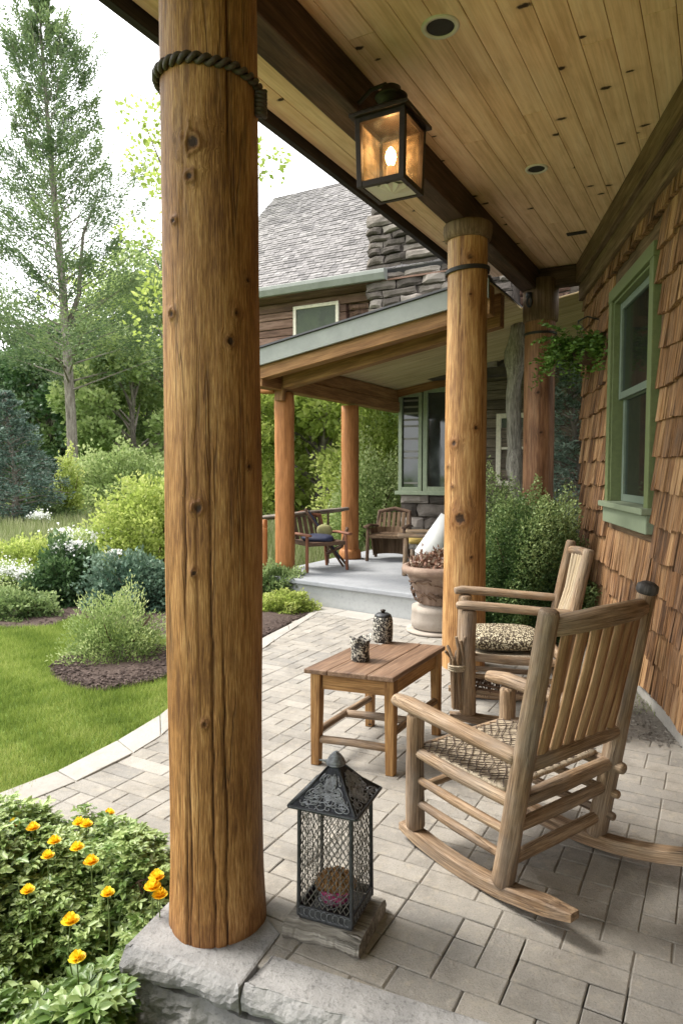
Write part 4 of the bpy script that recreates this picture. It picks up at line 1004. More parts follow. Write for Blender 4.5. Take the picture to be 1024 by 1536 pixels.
    for i in range(slats):
        f = (i+.5)/slats; x = -hx*.84+2*hx*.84*f; mb = MB(); w_ = slatw*U(.9, 1.08); th = .012; Vv = []; lcs = []; fs = []; n = 14; off = Vector((U(0, 30), U(0, 30), U(0, 9))); ph = U(0, 6)
        if round_slats:
            mb.tube([P(x, bow(x, zl, .012), zl), P(x+U(-.004, .004), bow(x, (zl+zt)/2, .03)-.012, (zl+zt)/2), P(x, bow(x, zt, .045), zt)], slatw*.5, 10, wob=.06, res=.05, tone=U(.3, .8))
        else:
            for k in range(n+1):
                z = zl+(zt-zl)*k/n; b_ = .012+.033*k/n; y = bow(x, z, b_)-.004*math.sin(PI*k/n); ww = w_/2*(1+.03*math.sin(k*.8+ph)); xo = x+.0015*math.sin(k*.5+ph)
                for a, bb in ((-1, -.5), (-.8, .6), (0, 1), (.8, .6), (1, -.5), (0, -.9)):
                    Vv.append(P(xo+a*ww, y+bb*th, z)); lcs.append(off+Vector((a*ww, bb*th, z)))
            m = 6
            for k in range(n):
                for j in range(m): a = k*m+j; b = k*m+(j+1) % m; fs.append((a, b, b+m, a+m))
            mb.add(Vv, fs, lcs, U(.15, .85))
        mb.build('slat', sm_, t, smooth=True)
    # woven seat
    V, fs = [], []; n = 20
    for j in range(n+1):
        for i in range(n+1):
            u, v = i/n, j/n; x = (u-.5)*2*(hx-.004); y = (v-.5)*2*(hy-.0); sag = -.022*math.sin(PI*u)*math.sin(PI*v)
            V.append(P(x, y, seat+.006+sag+.003*mn.noise(Vector((x*30, y*30, 0)))))
    for j in range(n):
        for i in range(n): a = j*(n+1)+i; fs.append((a, a+1, a+n+2, a+n+1))
    st = make('seat', V, fs, M['rush'], t, lc=V, tone=[.5]*len(V), smooth=True); sd_ = st.modifiers.new('thick', 'SOLIDIFY'); sd_.thickness = .014
    if net:
        mb = MB()
        def sp(u, v): return P((u-.5)*2*hx, (v-.5)*2*hy, seat+.011-.022*math.sin(PI*min(1, max(0, u)))*math.sin(PI*min(1, max(0, v))))
        for k in range(-13, 15):
            for dr in (1, -1):
                pts = []
                for q in range(31):
                    u = q/30; v = k/13+dr*u*.95+(.0 if dr > 0 else .95)+.014*math.sin(u*26+k*2.1)
                    if 0 <= v <= 1: pts.append(sp(u+.008*math.sin(v*30+k), v)+UP*U(0, .002))
                if len(pts) > 3: mb.tube(pts, .0019, 5, round_=False)
        mb.build('seat_netting', M['cord'], t)
    return t
fd = Vector((-.59, .81, 0)); wd_ = Vector((.81, .59, 0))
chA = rocker_chair('rocking_chair', 'front log rocking chair with net-woven seat and a dark cap on one back post', (.654, 2.662, 0), R(36.2),
    .555, .45, .395, .562, 1.06, .185, .039, .037, 7, .056, (M['chair'], M['slat']), seed=11, rock=(-.52, .30), cap=1, farext=.22, arm_r=.036, group='log rocking chairs on the patio')
chB = rocker_chair('rocking_chair', 'second log rocking chair behind, by the honey-coloured post, with patterned cushion on its seat', (1.015, 4.19, 0), R(82),
    .50, .47, .42, .715, 1.06, .20, .036, .047, 9, .034, (M['chair'], M['slat_grey']), seed=12, rock=(-.46, .34), round_slats=True, net=False, arm_r=.033, armx=.07, group='log rocking chairs on the patio', ext=.0, topr=.024)
# twig fringe hanging from chair B seat front
PB = LT(chB); mb = MB(); random.seed(4)
for i in range(260):
    y = .25-.45*i/260; x = -.245+U(-.01, .01); z = .30
    q = PB(x, y, z); mb.tube([q, q+Vector((U(-.01, .01), U(-.01, .01), -.03)), q+Vector((U(-.02, .02), U(-.02, .02), -U(.03, .13)))], .0022, 4, round_=False)
for z in (.31, .26, .235): mb.tube([PB(-.25, .24, z), PB(-.262, .0, z-.035), PB(-.25, -.22, z)], .008, 8)
mb.build('fringe', M['darktwig'], chB)
mb = MB()
for k in range(9): 
    q = PB(-.27+U(-.03, .03), .30+U(-.03, .03), .10); mb.tube([q, q+Vector((U(-.02, .02), U(-.02, .02), .30)), q+Vector((U(-.05, .05), U(-.03, .03), U(.34, .46)))], .009, 8, wob=.1)
mb.build('stick_bundle', M['chair'], chB)
mb = MB()
for k in range(3): 
    q = PB(-.27, .30, .34+.012*k); mb.tube([q+Vector((.05*math.cos(a), .045*math.sin(a), 0)) for a in np.linspace(0, 2*PI, 24)], .007, 6, round_=False)
mb.build('rope_binding', M['rush'], chB, smooth=True)
# seat cushion
def cushionm():
    t = NT('patterned_cushion'); p = t.attr('lc', True)
    v = t.voro(t.map(p, (110, 60, 90)), 1); n = t.noise(p, 40, 3)
    c = t.ramp(t.math('ADD', v, t.math('MULTIPLY', t.math('SUBTRACT', n, .5), .7)), [(.25, (.55, .50, .38)), (.42, (.38, .32, .20)), (.55, (.06, .045, .03))])
    return t.fin(c, .85, t.bump(v, .8, .006))
M['cush'] = cushionm()
V, fs = [], []; n = 28; m = 14
for j in range(m+1):
    ph = -PI/2+PI*j/m
    for i in range(n):
        th = 2*PI*i/n; e = lambda c, p: math.copysign(abs(c)**p, c)
        x = .225*e(math.cos(th), .5)*e(math.cos(ph), .5); y = .225*e(math.sin(th), .5)*e(math.cos(ph), .5); z = .055*e(math.sin(ph), .9)*(1+.15*mn.noise(Vector((x*6, y*6, 0))))
        V.append(PB(x, y+.01, .478+z))
for j in range(m):
    for i in range(n): a = j*n+i; b = j*n+(i+1) % n; fs.append((a, b, b+n, a+n))
cu = make('seat_cushion', V, fs, M['cush'], None, lc=V, tone=[.5]*len(V), smooth=True, origin=PB(0, 0, .42))
props(cu, 'speckled tan and brown woven cushion lying on the seat of the rear rocking chair', 'cushion')
# =====================================================  SIDE TABLE
def table():
    FL, FR_, BR_ = PG(455, 1003, .50), PG(590, 1017, .50), PG(668, 969, .50); BL = FL+BR_-FR_
    c = (FL+BR_)/2; t = thing('side_table', 'small rustic wooden side table with a plank top', 'side table', (c.x, c.y, 0))
    ex = (FR_-FL).normalized(); ey = (BR_-FR_).normalized(); W = (FR_-FL).length; Ln = (BR_-FR_).length; up = UP
    tp = MB(); x = 0
    for k, w_ in enumerate((W*.27, W*.44, W*.29)):
        a = FL+ex*(x+.001); b = a+ex*(w_-.002); y0 = U(0, .002); l0 = -.0; l1 = Ln-(.09 if k == 0 else 0)
        # thick plank with worn arris
        tp.hexa([a+ey*l0-up*.024, b+ey*l0-up*.024, b+ey*l1-up*.024, a+ey*l1-up*.024, a+ey*l0+up*y0, b+ey*l0+up*y0, b+ey*l1+up*y0, a+ey*l1+up*y0], (.25, .55, .7)[k]); x += w_
    tp.build('tabletop', M['tabletop'], t, bevel=.005)
    ap = MB(); i = .055; q = [FL+ex*i+ey*.04, FR_-ex*.03+ey*.04, BR_-ex*.03-ey*.07, BL+ex*i-ey*.07]
    for k in range(4):
        a, b = q[k], q[(k+1) % 4]; ap2 = MB(); d = (b-a).normalized(); ap2.bar(a+d*.03-up*.065, b-d*.03-up*.065, .018, .08); ap2.build('apron', M['table'], t, bevel=.003)
    for k in range(4):
        p = q[k]; lg = MB(); s = .026; s2 = .021; fl_ = (p-c); fl_.z = 0; o = fl_*.02
        lg.hexa([Vector((p.x+o.x, p.y+o.y, 0))+ex*a*s2+ey*b*s2 for a, b in ((-1, -1), (1, -1), (1, 1), (-1, 1))]+[Vector((p.x, p.y, .475))+ex*a*s+ey*b*s for a, b in ((-1, -1), (1, -1), (1, 1), (-1, 1))], .5)
        lg.build('leg', M['table'], t, bevel=.004)
    z = .14
    for a, b, zz, r_ in ((q[0], q[3], .17, .019), (q[1], q[2], .20, .019), ((q[0]+q[3])/2, (q[1]+q[2])/2, .17, .021), (q[0], q[1], .13, .02)):
        s_ = MB(); s_.tube([Vector((a.x, a.y, zz)), Vector(((a.x+b.x)/2, (a.y+b.y)/2, zz+.004)), Vector((b.x, b.y, zz))], r_, 12, wob=.08, res=.05); s_.build('stretcher', M['chair'], t, smooth=True)
    return t
table()
def reliefm():
    t = NT('carved_relief'); p = t.attr('lc', True)
    d = t.noise(p, 30, 2, .5, 1.5)
    l1 = t.math('ABSOLUTE', t.math('SUBTRACT', t.noise(t.map(p, 1), 42, 1.5, .5, 1.2), .5)); 
    f = t.rng(l1, .02, .07)
    c = t.mix(f, (.62, .58, .50), (.035, .032, .03)); 
    return t.fin(c, .6, t.bump(t.math('SUBTRACT', 1.0, f), .9, .004))
M['relief'] = reliefm()
def jar():
    b = PG(574, 962, .503); t = thing('lidded_jar', 'lidded cylindrical jar carved in a black and white pattern, on the side table', 'jar', b)
    mb = MB(); r = .058; mb.lathe([(r*.88, 0), (r*.98, .01), (r, .03), (r*1.02, .08), (r, .125), (r*.92, .145), (r*.8, .152)], b, 40); mb.build('jar_body', M['relief'], t, smooth=True)
    mb = MB(); mb.lathe([(r*.84, .150), (r*.84, .158), (r*.6, .168), (.001, .172)], b, 40); ld = mb.build('lid', M['iron'], t, smooth=True)
    mb = MB(); mb.lathe([(.008, .168), (.010, .176), (.016, .180), (.014, .188), (.001, .192)], b, 20); mb.build('knob', M['bronze'], ld, smooth=True)
    b = PG(540, 990, .503); t = thing('tumbler_cup', 'open black and white carved cup with a torn flaring rim, nearest on the side table', 'cup', b)
    V, fs = [], []; n = 48; prof = [(.045, 0), (.050, .008), (.047, .05), (.050, .09), (.056, .120)]
    inner_ = [(.051, .118), (.045, .09), (.042, .05), (.042, .012), (.001, .010)]
    for r, z in prof+inner_:
        for k in range(n):
            a = 2*PI*k/n; hh = z*(1+.13*(z > .1)*math.sin(a*2+.6)+.05*(z > .1)*math.sin(a*5)); rr_ = r*(1+.10*(z > .1)*math.sin(a*2+.6)); V.append(b+Vector((rr_*math.cos(a), rr_*math.sin(a), hh)))
    for i in range(len(prof+inner_)-1):
        for k in range(n): a = i*n+k; c = i*n+(k+1) % n; fs.append((a, c, c+n, a+n))
    fs.append(tuple(reversed(range(n))))
    make('cup_body', V, fs, M['relief'], t, lc=V, tone=[.5]*len(V), smooth=True)
jar()
# =====================================================  FLOOR LANTERN ON A SPLIT LOG
def lantern():
    F_ = PG(539, 1440); Lf = PG(425, 1407); Rt = PG(588, 1382)
    ex = (F_-Lf).normalized(); ey = Vector((-ex.y, ex.x, 0)); ey = ey if ey.y > 0 else -ey
    W = (F_-Lf).length; D_ = .245
    lb = thing('split_log_block', 'short half-round driftwood block under the floor lantern', 'wood block', (F_+Lf)/2)
    V, fs, lcs = [], [], []; n = 60; prof = [(.0, .0), (-.012, .02), (-.006, .045), (.02, .056), (.09, .056), (.16, .057), (.215, .056), (.245, .044), (.262, .02), (.245, .0)]
    # block runs along ex, section in (ey,z): rounded nose at front, upcurled lip at back
    for i in range(n+1):
        f = i/n; p = Lf+ex*W*f
        for y, z in prof:
            w_ = .008*mn.noise(Vector((f*5, y*20, z*20)))+.003*mn.noise(Vector((f*30, y*60, z*60)))
            V.append(p+ey*(y+w_+.01*math.sin(f*3))+UP*(max(0, z*(1+.10*mn.noise(Vector((f*4, y*8, 5))))+(0 if z == 0 else w_*.4)))); lcs.append(Vector((y, z, f*W)))
    m = len(prof)
    for i in range(n):
        for k in range(m): a = i*m+k; b = i*m+(k+1) % m; fs.append((a, b, b+m, a+m))
    fs += [tuple(reversed(range(m))), tuple(range(n*m, (n+1)*m))]
    make('block', V, fs, M['driftwood'], lb, lc=lcs, tone=[.5]*len(V))
    z0 = .058; c = Lf+ex*W*.50+ey*.125+UP*z0; h = .092; H = .378
    t = thing('floor_lantern', 'dark iron wire-mesh lantern with a filigree pyramid roof, standing on the driftwood block', 'lantern', c)
    def q(x, y, z): return c+ex*x+ey*y+UP*z
    def rectprism(mb, x0, x1, y0, y1, a, b, tn=.5): mb.hexa([q(x0, y0, a), q(x1, y0, a), q(x1, y1, a), q(x0, y1, a), q(x0, y0, b), q(x1, y0, b), q(x1, y1, b), q(x0, y1, b)], tn)
    mb = MB(); rectprism(mb, -h, h, -h, h, 0, .012); bs = mb.build('base_tray', M['iron'], t, bevel=.003)
    for s, ax in ((-1, 0), (1, 0), (-1, 1), (1, 1)):
        mb = MB()
        if ax == 0: rectprism(mb, -h, h, s*h-.003, s*h+.003, .013, .045)
        else: rectprism(mb, s*h-.003, s*h+.003, -h+.004, h-.004, .013, .045)
        mb.build('base_rail', M['iron'], t, bevel=.0015)
    for sx in (-1, 1):
        for sy in (-1, 1):
            mb = MB(); mb.tube([q(sx*h, sy*h, .01), q(sx*h*.985, sy*h*.985, .2), q(sx*h*.97, sy*h*.97, H+.01)], .0065, 8, wob=.12, res=.02); mb.build('corner_post', M['iron'], t, smooth=True)
    # hexagonal wire netting on all four sides
    for s, ax in ((-1, 0), (1, 0), (-1, 1), (1, 1)):
        mb = MB(); cols, rows = 9, 21; zb, zt = .045, H
        def node(i, j):
            x = -h+2*h*(i+((j//1) % 2)*.5)/cols; z = zb+(zt-zb)*j/rows; x = max(-h+.003, min(h-.003, x))
            x += .0015*mn.noise(Vector((i*3.1, j*2.3, s+ax*3)))*2; o = s*(h-.004)*(1-.02*(z/H))+.002*mn.noise(Vector((i, j, 9)))
            return q(x, o, z) if ax == 0 else q(o, x, z)
        for j in range(rows):
            for i in range(cols+1):
                a = node(i, j)
                nb = [(i, j+1)] if j % 2 == 0 else [(i, j+1)]
                if j % 2 == 0: nb = [(i, j+1), (i-1, j+1)]
                else: nb = [(i, j+1), (i+1, j+1)]
                for (k, l) in nb:
                    if 0 <= k <= cols and l <= rows: mb.tube([a, node(k, l)], .0013, 4, round_=False)
        for i in range(1, cols, 2):
            mb.tube([node(i, 0), node(i, rows//2), node(i, rows)], .0012, 4, round_=False)
        mb.build('wire_mesh', M['wire'], t)
    # pyramid roof: solid dark skin with hips, eave moulding and raised scrollwork
    e = .116; za = H+.112
    rf = MB(); top = .014
    A = [q(-e, -e, H), q(e, -e, H), q(e, e, H), q(-e, e, H)]; B = [q(-top, -top, za), q(top, -top, za), q(top, top, za), q(-top, top, za)]
    ins = [q(-e*.93, -e*.93, H-.004), q(e*.93, -e*.93, H-.004), q(e*.93, e*.93, H-.004), q(-e*.93, e*.93, H-.004)]
    # slightly concave faces
    mid = [a.lerp(b, .5)-UP*.008 for a, b in zip(A, B)]
    V = A+mid+B+ins; fs = []
    for r_ in (0, 4):
        for k in range(4): fs.append((r_+k, r_+(k+1) % 4, r_+4+(k+1) % 4, r_+4+k))
    fs += [(8, 9, 10, 11), (15, 14, 13, 12)]+[(12+k, 12+(k+1) % 4, (k+1) % 4, k) for k in range(4)]
    rf.add(V, fs); roof = rf.build('lantern_roof', M['void2'], t)
    hp = MB()
    for k in range(4):
        hp.tube([A[k], mid[k], B[k]], .0042, 6, round_=False); hp.tube([A[k], A[(k+1) % 4]], .0058, 8, wob=.1, res=.01)
    hp.build('roof_edging', M['iron'], roof, smooth=True)
    sc = MB(); random.seed(8)
    def face(k, u, v):  # u across 0..1, v up 0..1 on face k
        a0, a1 = A[k], A[(k+1) % 4]; m0, m1 = mid[k], mid[(k+1) % 4]; b0, b1 = B[k], B[(k+1) % 4]
        if v < .5: l, r_ = a0.lerp(m0, v*2), a1.lerp(m1, v*2)
        else: l, r_ = m0.lerp(b0, v*2-1), m1.lerp(b1, v*2-1)
        n_ = (a1-a0).cross(b0-a0).normalized(); n_ = n_ if n_.z > 0 else -n_
        return l.lerp(r_, u)+n_*.0025
    for k in range(4):
        for s_ in range(90):
            v0 = U(.08, .75); wv = (1-v0)*1.0; u0 = U(.12, .88); tn = random.choice((-1, 1)); r0 = U(.05, .13); ph = U(0, 6); pts = []
            for i in range(16):
                a = ph+tn*i*.42; r_ = r0*(1-i/19); uu = u0+r_*math.cos(a)*1.1; vv = v0+r_*math.sin(a)*1.2
                if .04 < uu < .96 and .03 < vv < .95: pts.append(face(k, uu, vv))
            if len(pts) > 4: sc.tube(pts, .0017, 5, round_=False)
    sc.build('scrollwork', M['ironlight'], roof)
    # scroll wire on the base rails and floor
    sc = MB()
    for i in range(9):
        x = -h+.012+i*(2*h-.024)/8
        for s in (-1, 1): sc.tube([q(x+.012*math.cos(a), s*(h+.0045), .029+.013*math.sin(a)) for a in np.linspace(0, 5, 12)], .0012, 4, round_=False); sc.tube([q(s*(h+.0045), x+.012*math.cos(a), .029+.013*math.sin(a)) for a in np.linspace(0, 5, 12)], .0012, 4, round_=False)
    sc.build('base_scrollwork', M['ironlight'], t)
    # finial: coiled wire beehive with small side leaf
    fi = MB(); pts = []
    for i in range(150):
        a = i*.35; f = i/150; r_ = .026*(1-f**1.6)+.002; pts.append(q(r_*math.cos(a), r_*math.sin(a), za+.004+.036*f))
    fi.tube(pts, .0035, 6, round_=False); fi.lathe([(.001, za-z0*0-.004), (.03, za-.002), (.034, za+.003), (.02, za+.006), (.001, za+.008)], c, 28)
    fo = fi.build('finial', M['ironlight'], t, smooth=True)
    lf = MB(); lf.hexa([q(-.028, -.006, za), q(-.06, -.001, za), q(-.06, .001, za), q(-.028, .008, za), q(-.028, -.006, za+.006), q(-.06, -.001, za+.004), q(-.06, .001, za+.004), q(-.028, .008, za+.006)]); lf.build('latch_leaf', M['ironlight'], t)
    # candle bowl inside: dried bunch over magenta bowl
    b0 = q(.0, 0, .0125); pb = thing('straw_bowl', 'magenta bowl of dried brown straw inside the floor lantern', 'bowl', b0)
    mb = MB(); mb.lathe([(.026, 0), (.046, .02), (.054, .05), (.057, .066), (.052, .066), (.048, .045), (.001, .03)], b0, 36, sy=.85); mb.build('bowl', M['magenta'], pb, smooth=True)
    mb = MB()
    for w_ in range(7):
        pts = [b0+Vector((.0555*math.cos(a)*(1+.02*math.sin(a*7+w_)), .0475*math.sin(a), .018+.007*w_+.008*math.sin(a*4+w_*1.7))) for a in np.linspace(0, 2*PI, 60)]
        mb.tube(pts, .0011, 4, round_=False)
    mb.build('bowl_wire', M['ironlight'], pb)
    mb = MB()
    for k in range(650):
        a = U(0, 2*PI); r_ = .05*math.sqrt(random.random()); top_ = U(.7, 1.0); p0 = b0+Vector((r_*math.cos(a), r_*.8*math.sin(a), .05)); 
        d = Vector((math.cos(a)*r_*.5, math.sin(a)*r_*.4, 0)); hh = .075*math.sqrt(max(.05, 1-(r_/.062)**2))*top_
        mb.tube([p0, p0+d*.9+UP*hh*.6, p0+d*.3+UP*hh+Vector((U(-.006, .006), U(-.006, .006), 0))], .0016, 4, round_=False)
    mb.build('straw', M['straw'], pb)
M['void2'] = plain('dark_pitted_iron', (.035, .037, .045), .55, metal=.5, var=.6, sc=120, bump=.6, bd=.003)
lantern()
# =====================================================  HANGING PORCH LANTERN
def porchlamp():
    c = PD(586, 215, 3.5); s = .120; zt = CAMZ+1.735; zb = CAMZ+1.345
    zt, zb = PD(586, 185, 3.5).z, PD(586, 288, 3.5).z; H = zt-zb
    t = thing('porch_lantern', 'lit dark bronze four-sided glass lantern hanging by the porch beam', 'lantern', (c.x, c.y, zt+.1))
    def q(x, y, z): return Vector((c.x, c.y, 0))+E2*x+E1*y+UP*z
    def rp(mb, x0, x1, y0, y1, a, b): mb.hexa([q(x0, y0, a), q(x1, y0, a), q(x1, y1, a), q(x0, y1, a), q(x0, y0, b), q(x1, y0, b), q(x1, y1, b), q(x0, y1, b)])
    mb = MB(); k = .014; sb = s*.93
    for sx in (-1, 1):
        for sy in (-1, 1):
            mb.hexa([q(sx*sb+a*k, sy*sb+b*k, zb) for a, b in ((-1, -1), (1, -1), (1, 1), (-1, 1))]+[q(sx*s+a*k, sy*s+b*k, zt) for a, b in ((-1, -1), (1, -1), (1, 1), (-1, 1))])
    for z, ss in ((zb, sb), (zt-.028, s)):
        for sg in (-1, 1):
            rp(mb, -ss+k*.8, ss-k*.8, sg*ss-.012, sg*ss+.012, z, z+.028); rp(mb, sg*ss-.012, sg*ss+.012, -ss+k*.8, ss-k*.8, z+.0005, z+.0275)
    mb.build('frame', M['bronze'], t, bevel=.002)
    mb = MB(); e = s*1.30; top = .045
    A = [q(-e, -e, zt+.012), q(e, -e, zt+.012), q(e, e, zt+.012), q(-e, e, zt+.012)]; A0 = [p-UP*.016 for p in A]; B = [q(-top, -top, zt+.085), q(top, -top, zt+.085), q(top, top, zt+.085), q(-top, top, zt+.085)]
    mb.add(A0+A+B, [(3, 2, 1, 0)]+[(r_+k_, r_+(k_+1) % 4, r_+4+(k_+1) % 4, r_+4+k_) for r_ in (0, 4) for k_ in range(4)]+[(8, 9, 10, 11)]); mb.build('hood', M['bronze'], t, bevel=.002)
    mb = MB(); z = zt+.08; mb.lathe([(.05, z), (.046, z+.03), (.075, z+.036), (.082, z+.046), (.055, z+.062), (.048, z+.088), (.03, z+.10), (.001, z+.103)], (c.x, c.y, 0), 32); mb.build('finial', M['bronze'], t, smooth=True)
    # bracket arm to the beam
    bx = BB1-Vector((c.x, c.y, 0)).dot(E2); mb = MB(); zz = zt+.16
    mb.tube([q(0, 0, zz), q(-.03, 0, zz+.035), q(bx*.6, 0, zz+.03), q(bx, 0, zz-.02)], .011, 10); mb.lathe([(.001, -.001), (.001, 0)], q(0, 0, zz), 4); mb.build('bracket_arm', M['bronze'], t, smooth=True)
    for sg, ax in ((-1, 0), (1, 0), (-1, 1), (1, 1)):
        mb = MB()
        if ax == 0: rp(mb, -sb+.012, sb-.012, sg*sb-.0015, sg*sb+.0015, zb+.026, zt-.028)
        else: rp(mb, sg*sb-.0015, sg*sb+.0015, -sb+.012, sb-.012, zb+.026, zt-.028)
        mb.build('pane', M['seedglass'], t)
    mb = MB(); rp(mb, -sb+.012, sb-.012, -sb+.012, sb-.012, zb+.006, zb+.010); mb.build('bottom_plate', M['ring'], t)
    # fluted leaf-shaped finial under the lantern
    mb = MB(); V = [q(.02, -.02, zb-.022)]; n = 10
    for i in range(n+1):
        a = -2.4+i*.32; V.append(q(.02+.085*math.cos(a), -.02+.085*math.sin(a), zb+.004-(.010 if i % 2 else 0)))
    mb.add(V, [(0, i+1, i+2) for i in range(n)]); mb.build('underside_fan', M['ring'], t)
    mb = MB(); cc = (c.x, c.y, 0); mb.lathe([(.022, zb+.010), (.022, zb+.12), (.018, zb+.125), (.001, zb+.126)], cc, 24); mb.build('candle_sleeve', M['sleeve'], t, smooth=True)
    mb = MB(); mb.lathe([(.012, zb+.126), (.020, zb+.142), (.028, zb+.168), (.022, zb+.195), (.008, zb+.215), (.001, zb+.218)], cc, 24); mb.build('bulb', M['bulb'], t, smooth=True)
    pl = bpy.data.lights.new('lantern_glow', 'POINT'); pl.energy = 1.0; pl.color = (1, .62, .28); pl.shadow_soft_size = .03
    po = bpy.data.objects.new('lantern_glow', pl); C.objects.link(po); po.parent = t; po.location = (0, 0, zb+.24-(zt+.1))
def seedglass():
    t = NT('seeded_glass'); n = t.noise(t.obj(), 14, 5, .6)
    t.fin((.9, .8, .66), .12, t.bump(n, .3, .01), .5)
    tr = t.node('ShaderNodeBsdfTransparent'); tr.inputs[0].default_value = (.92, .84, .74, 1); mx = t.node('ShaderNodeMixShader')
    t.set(mx.inputs[0], t.rng(n, .45, .72, .05, .22))
    t.t.links.new(tr.outputs[0], mx.inputs[1]); t.t.links.new(t.b.outputs[0], mx.inputs[2]); t.t.links.new(mx.outputs[0], t.out.inputs[0]); return t.m
def emis(name, col, st):
    t = NT(name); t.fin(col, .4); t.b.inputs['Emission Color'].default_value = (*col, 1); t.b.inputs['Emission Strength'].default_value = st; return t.m
M['seedglass'] = seedglass(); M['bulb'] = emis('lit_bulb', (1, .72, .36), 16); M['sleeve'] = emis('warm_sleeve', (.85, .6, .36), .12)
porchlamp()
# =====================================================  PLANTER URN
def urn():
    b = Vector((.90, 6.38, 0)); t = thing('planter_urn', 'wide clay urn on a round pot base holding dry brown sedums', 'planter', b)
    mb = MB(); mb.lathe([(.27, 0), (.29, .01), (.29, .025), (.24, .03)], b, 40); mb.build('saucer', M['pot'], t, smooth=True)
    mb = MB(); mb.lathe([(.20, .03), (.235, .05), (.245, .12), (.235, .19), (.24, .20), (.235, .245), (.15, .25), (.14, .262)], b, 40); mb.build('pot_base', M['pot'], t, smooth=True)
    V, fs = [], []; prof = [(.15, .262), (.17, .28), (.20, .36), (.235, .45), (.27, .52), (.285, .545), (.325, .56), (.335, .59), (.325, .625), (.29, .63), (.27, .60), (.01, .585)]; n = 90
    for r, z in prof:
        for k in range(n):
            a = 2*PI*k/n; body = .262 < z < .54 and r > .16; o = .020*mn.noise(Vector((math.cos(a)*4, math.sin(a)*4, z*14)))+.012*mn.noise(Vector((math.cos(a)*11, math.sin(a)*11, z*30))) if body else 0
            V.append(b+Vector(((r+o)*math.cos(a), (r+o)*math.sin(a), z)))
    for i in range(len(prof)-1):
        for k in range(n): a = i*n+k; c = i*n+(k+1) % n; fs.append((a, c, c+n, a+n))
    make('urn_body', V, fs, M['urn'], t, lc=V, tone=[.4]*len(V), smooth=True)
    # garland of dry vines on the body
    mb = MB(); random.seed(31)
    for k in range(26):
        a = U(0, 6.28); z = U(.30, .50); pts = []
        for i in range(9):
            rr_ = .17+(z-.26)*.42+.02; pts.append(b+Vector((rr_*math.cos(a), rr_*math.sin(a), z))); a += U(.06, .16); z = min(.53, max(.28, z+U(-.03, .03)))
        mb.tube(pts, .007, 6, wob=.2)
    mb.build('vine_relief', M['darktwig'], t, smooth=True)
    return b, t
urn_b, urn_t = urn()
# =====================================================  TERRACE FURNITURE
def armchair(label, loc, rz, m1, m2, w=.56, cush=None, legs=.02, barrel=False, group=None, arms=.34, back=.75):
    t = thing('armchair', label, 'armchair', loc, rz, group); P = LT(t); hx = w/2; hy = .25
    for sx in (-1, 1):
        mb = MB(); mb.tube([P(sx*hx, hy, 0), P(sx*hx*.96, hy-.02, arms+.2)], legs, 10, wob=.1, res=.08); mb.build('leg', m1, t, smooth=True)
        mb = MB(); mb.tube([P(sx*hx*.95, -hy, 0), P(sx*hx*.92, -hy-.04, .35), P(sx*hx*.85, -hy-.14, back)], legs, 10, wob=.1, res=.08); mb.build('leg', m1, t, smooth=True)
        mb = MB(); mb.tube([P(sx*hx, hy+.08, arms+.215), P(sx*hx*1.06, 0, arms+.22), P(sx*hx*.95, -hy-.05, arms+.19)], legs*1.7, 12, flat=.5, wob=.05, res=.06); mb.build('arm', m1, t, smooth=True)
    mb = MB(); mb.box(P(0, 0, .34), P(w-.04, 0, 0)-P(0, 0, 0), P(0, .5, 0)-P(0, 0, 0), UP*.05); mb.build('seat', m2, t, bevel=.01)
    mb = MB(); n = 7
    for i in range(n):
        x = -hx*.8+i*hx*1.6/(n-1); mb.bar(P(x, -hy-.02, .36), P(x, -hy-.13, back-.02), hx*1.6/n*.86, .018, up=P(0, 1, 0)-P(0, 0, 0))
    mb.build('back_panel', m2, t, bevel=.004)
    mb = MB(); mb.tube([P(-hx*.9, -hy-.14, back-.02), P(0, -hy-.18, back+.03), P(hx*.9, -hy-.14, back-.02)], .03, 12, res=.05); mb.build('top_rail', m1, t, smooth=True)
    if barrel:
        mb = MB()
        for i in range(13):
            a = PI+PI*i/12; x, y = hx*1.02*math.cos(a), .30*math.sin(a)+.02; mb.bar(P(x*.8, y*.8, .06), P(x, y, arms+.18), .075, .015, up=P(math.cos(a), math.sin(a), 0)-P(0, 0, 0))
        mb.build('barrel_staves', m2, t, bevel=.003)
    return t
pz = .281
a1 = armchair('reddish twig armchair between the two orange terrace posts', (PG(476, 856, pz).x, PG(476, 856, pz).y+.15, pz), R(-150), M['reddish'], M['darktwig'], w=.56, legs=.021, arms=.24, back=.66)
def lump(name, c, r, mat, label, cat, sq=.6, n=3):
    bm_V, fs = [], []; k, m = 20, 12
    for j in range(m+1):
        ph = -PI/2+PI*j/m
        for i in range(k):
            th = 2*PI*i/k; e = lambda c_, p: math.copysign(abs(c_)**p, c_); x, y, z = e(math.cos(th), sq)*e(math.cos(ph), sq), e(math.sin(th), sq)*e(math.cos(ph), sq), math.sin(ph)
            s = 1+.12*mn.noise(Vector((x, y, z))*1.5+Vector(c)); bm_V.append(Vector(c)+Vector((x*r[0]*s, y*r[1]*s, z*r[2]*s)))
    for j in range(m):
        for i in range(k): a = j*k+i; b = j*k+(i+1) % k; fs.append((a, b, b+k, a+k))
    o = make(name, bm_V, fs, mat, None, lc=bm_V, tone=[.5]*len(bm_V), smooth=True, origin=(c[0], c[1], c[2]-r[2])); props(o, label, cat)
P1 = LT(a1)
lump('cushion', P1(.02, .04, .395), (.20, .19, .05), M['navy'], 'navy blue cushion on the reddish twig armchair', 'cushion')
lump('cushion', P1(-.14, -.08, .47), (.10, .06, .08), M['olive'], 'small olive cushion leaning on the back of the twig armchair', 'cushion')
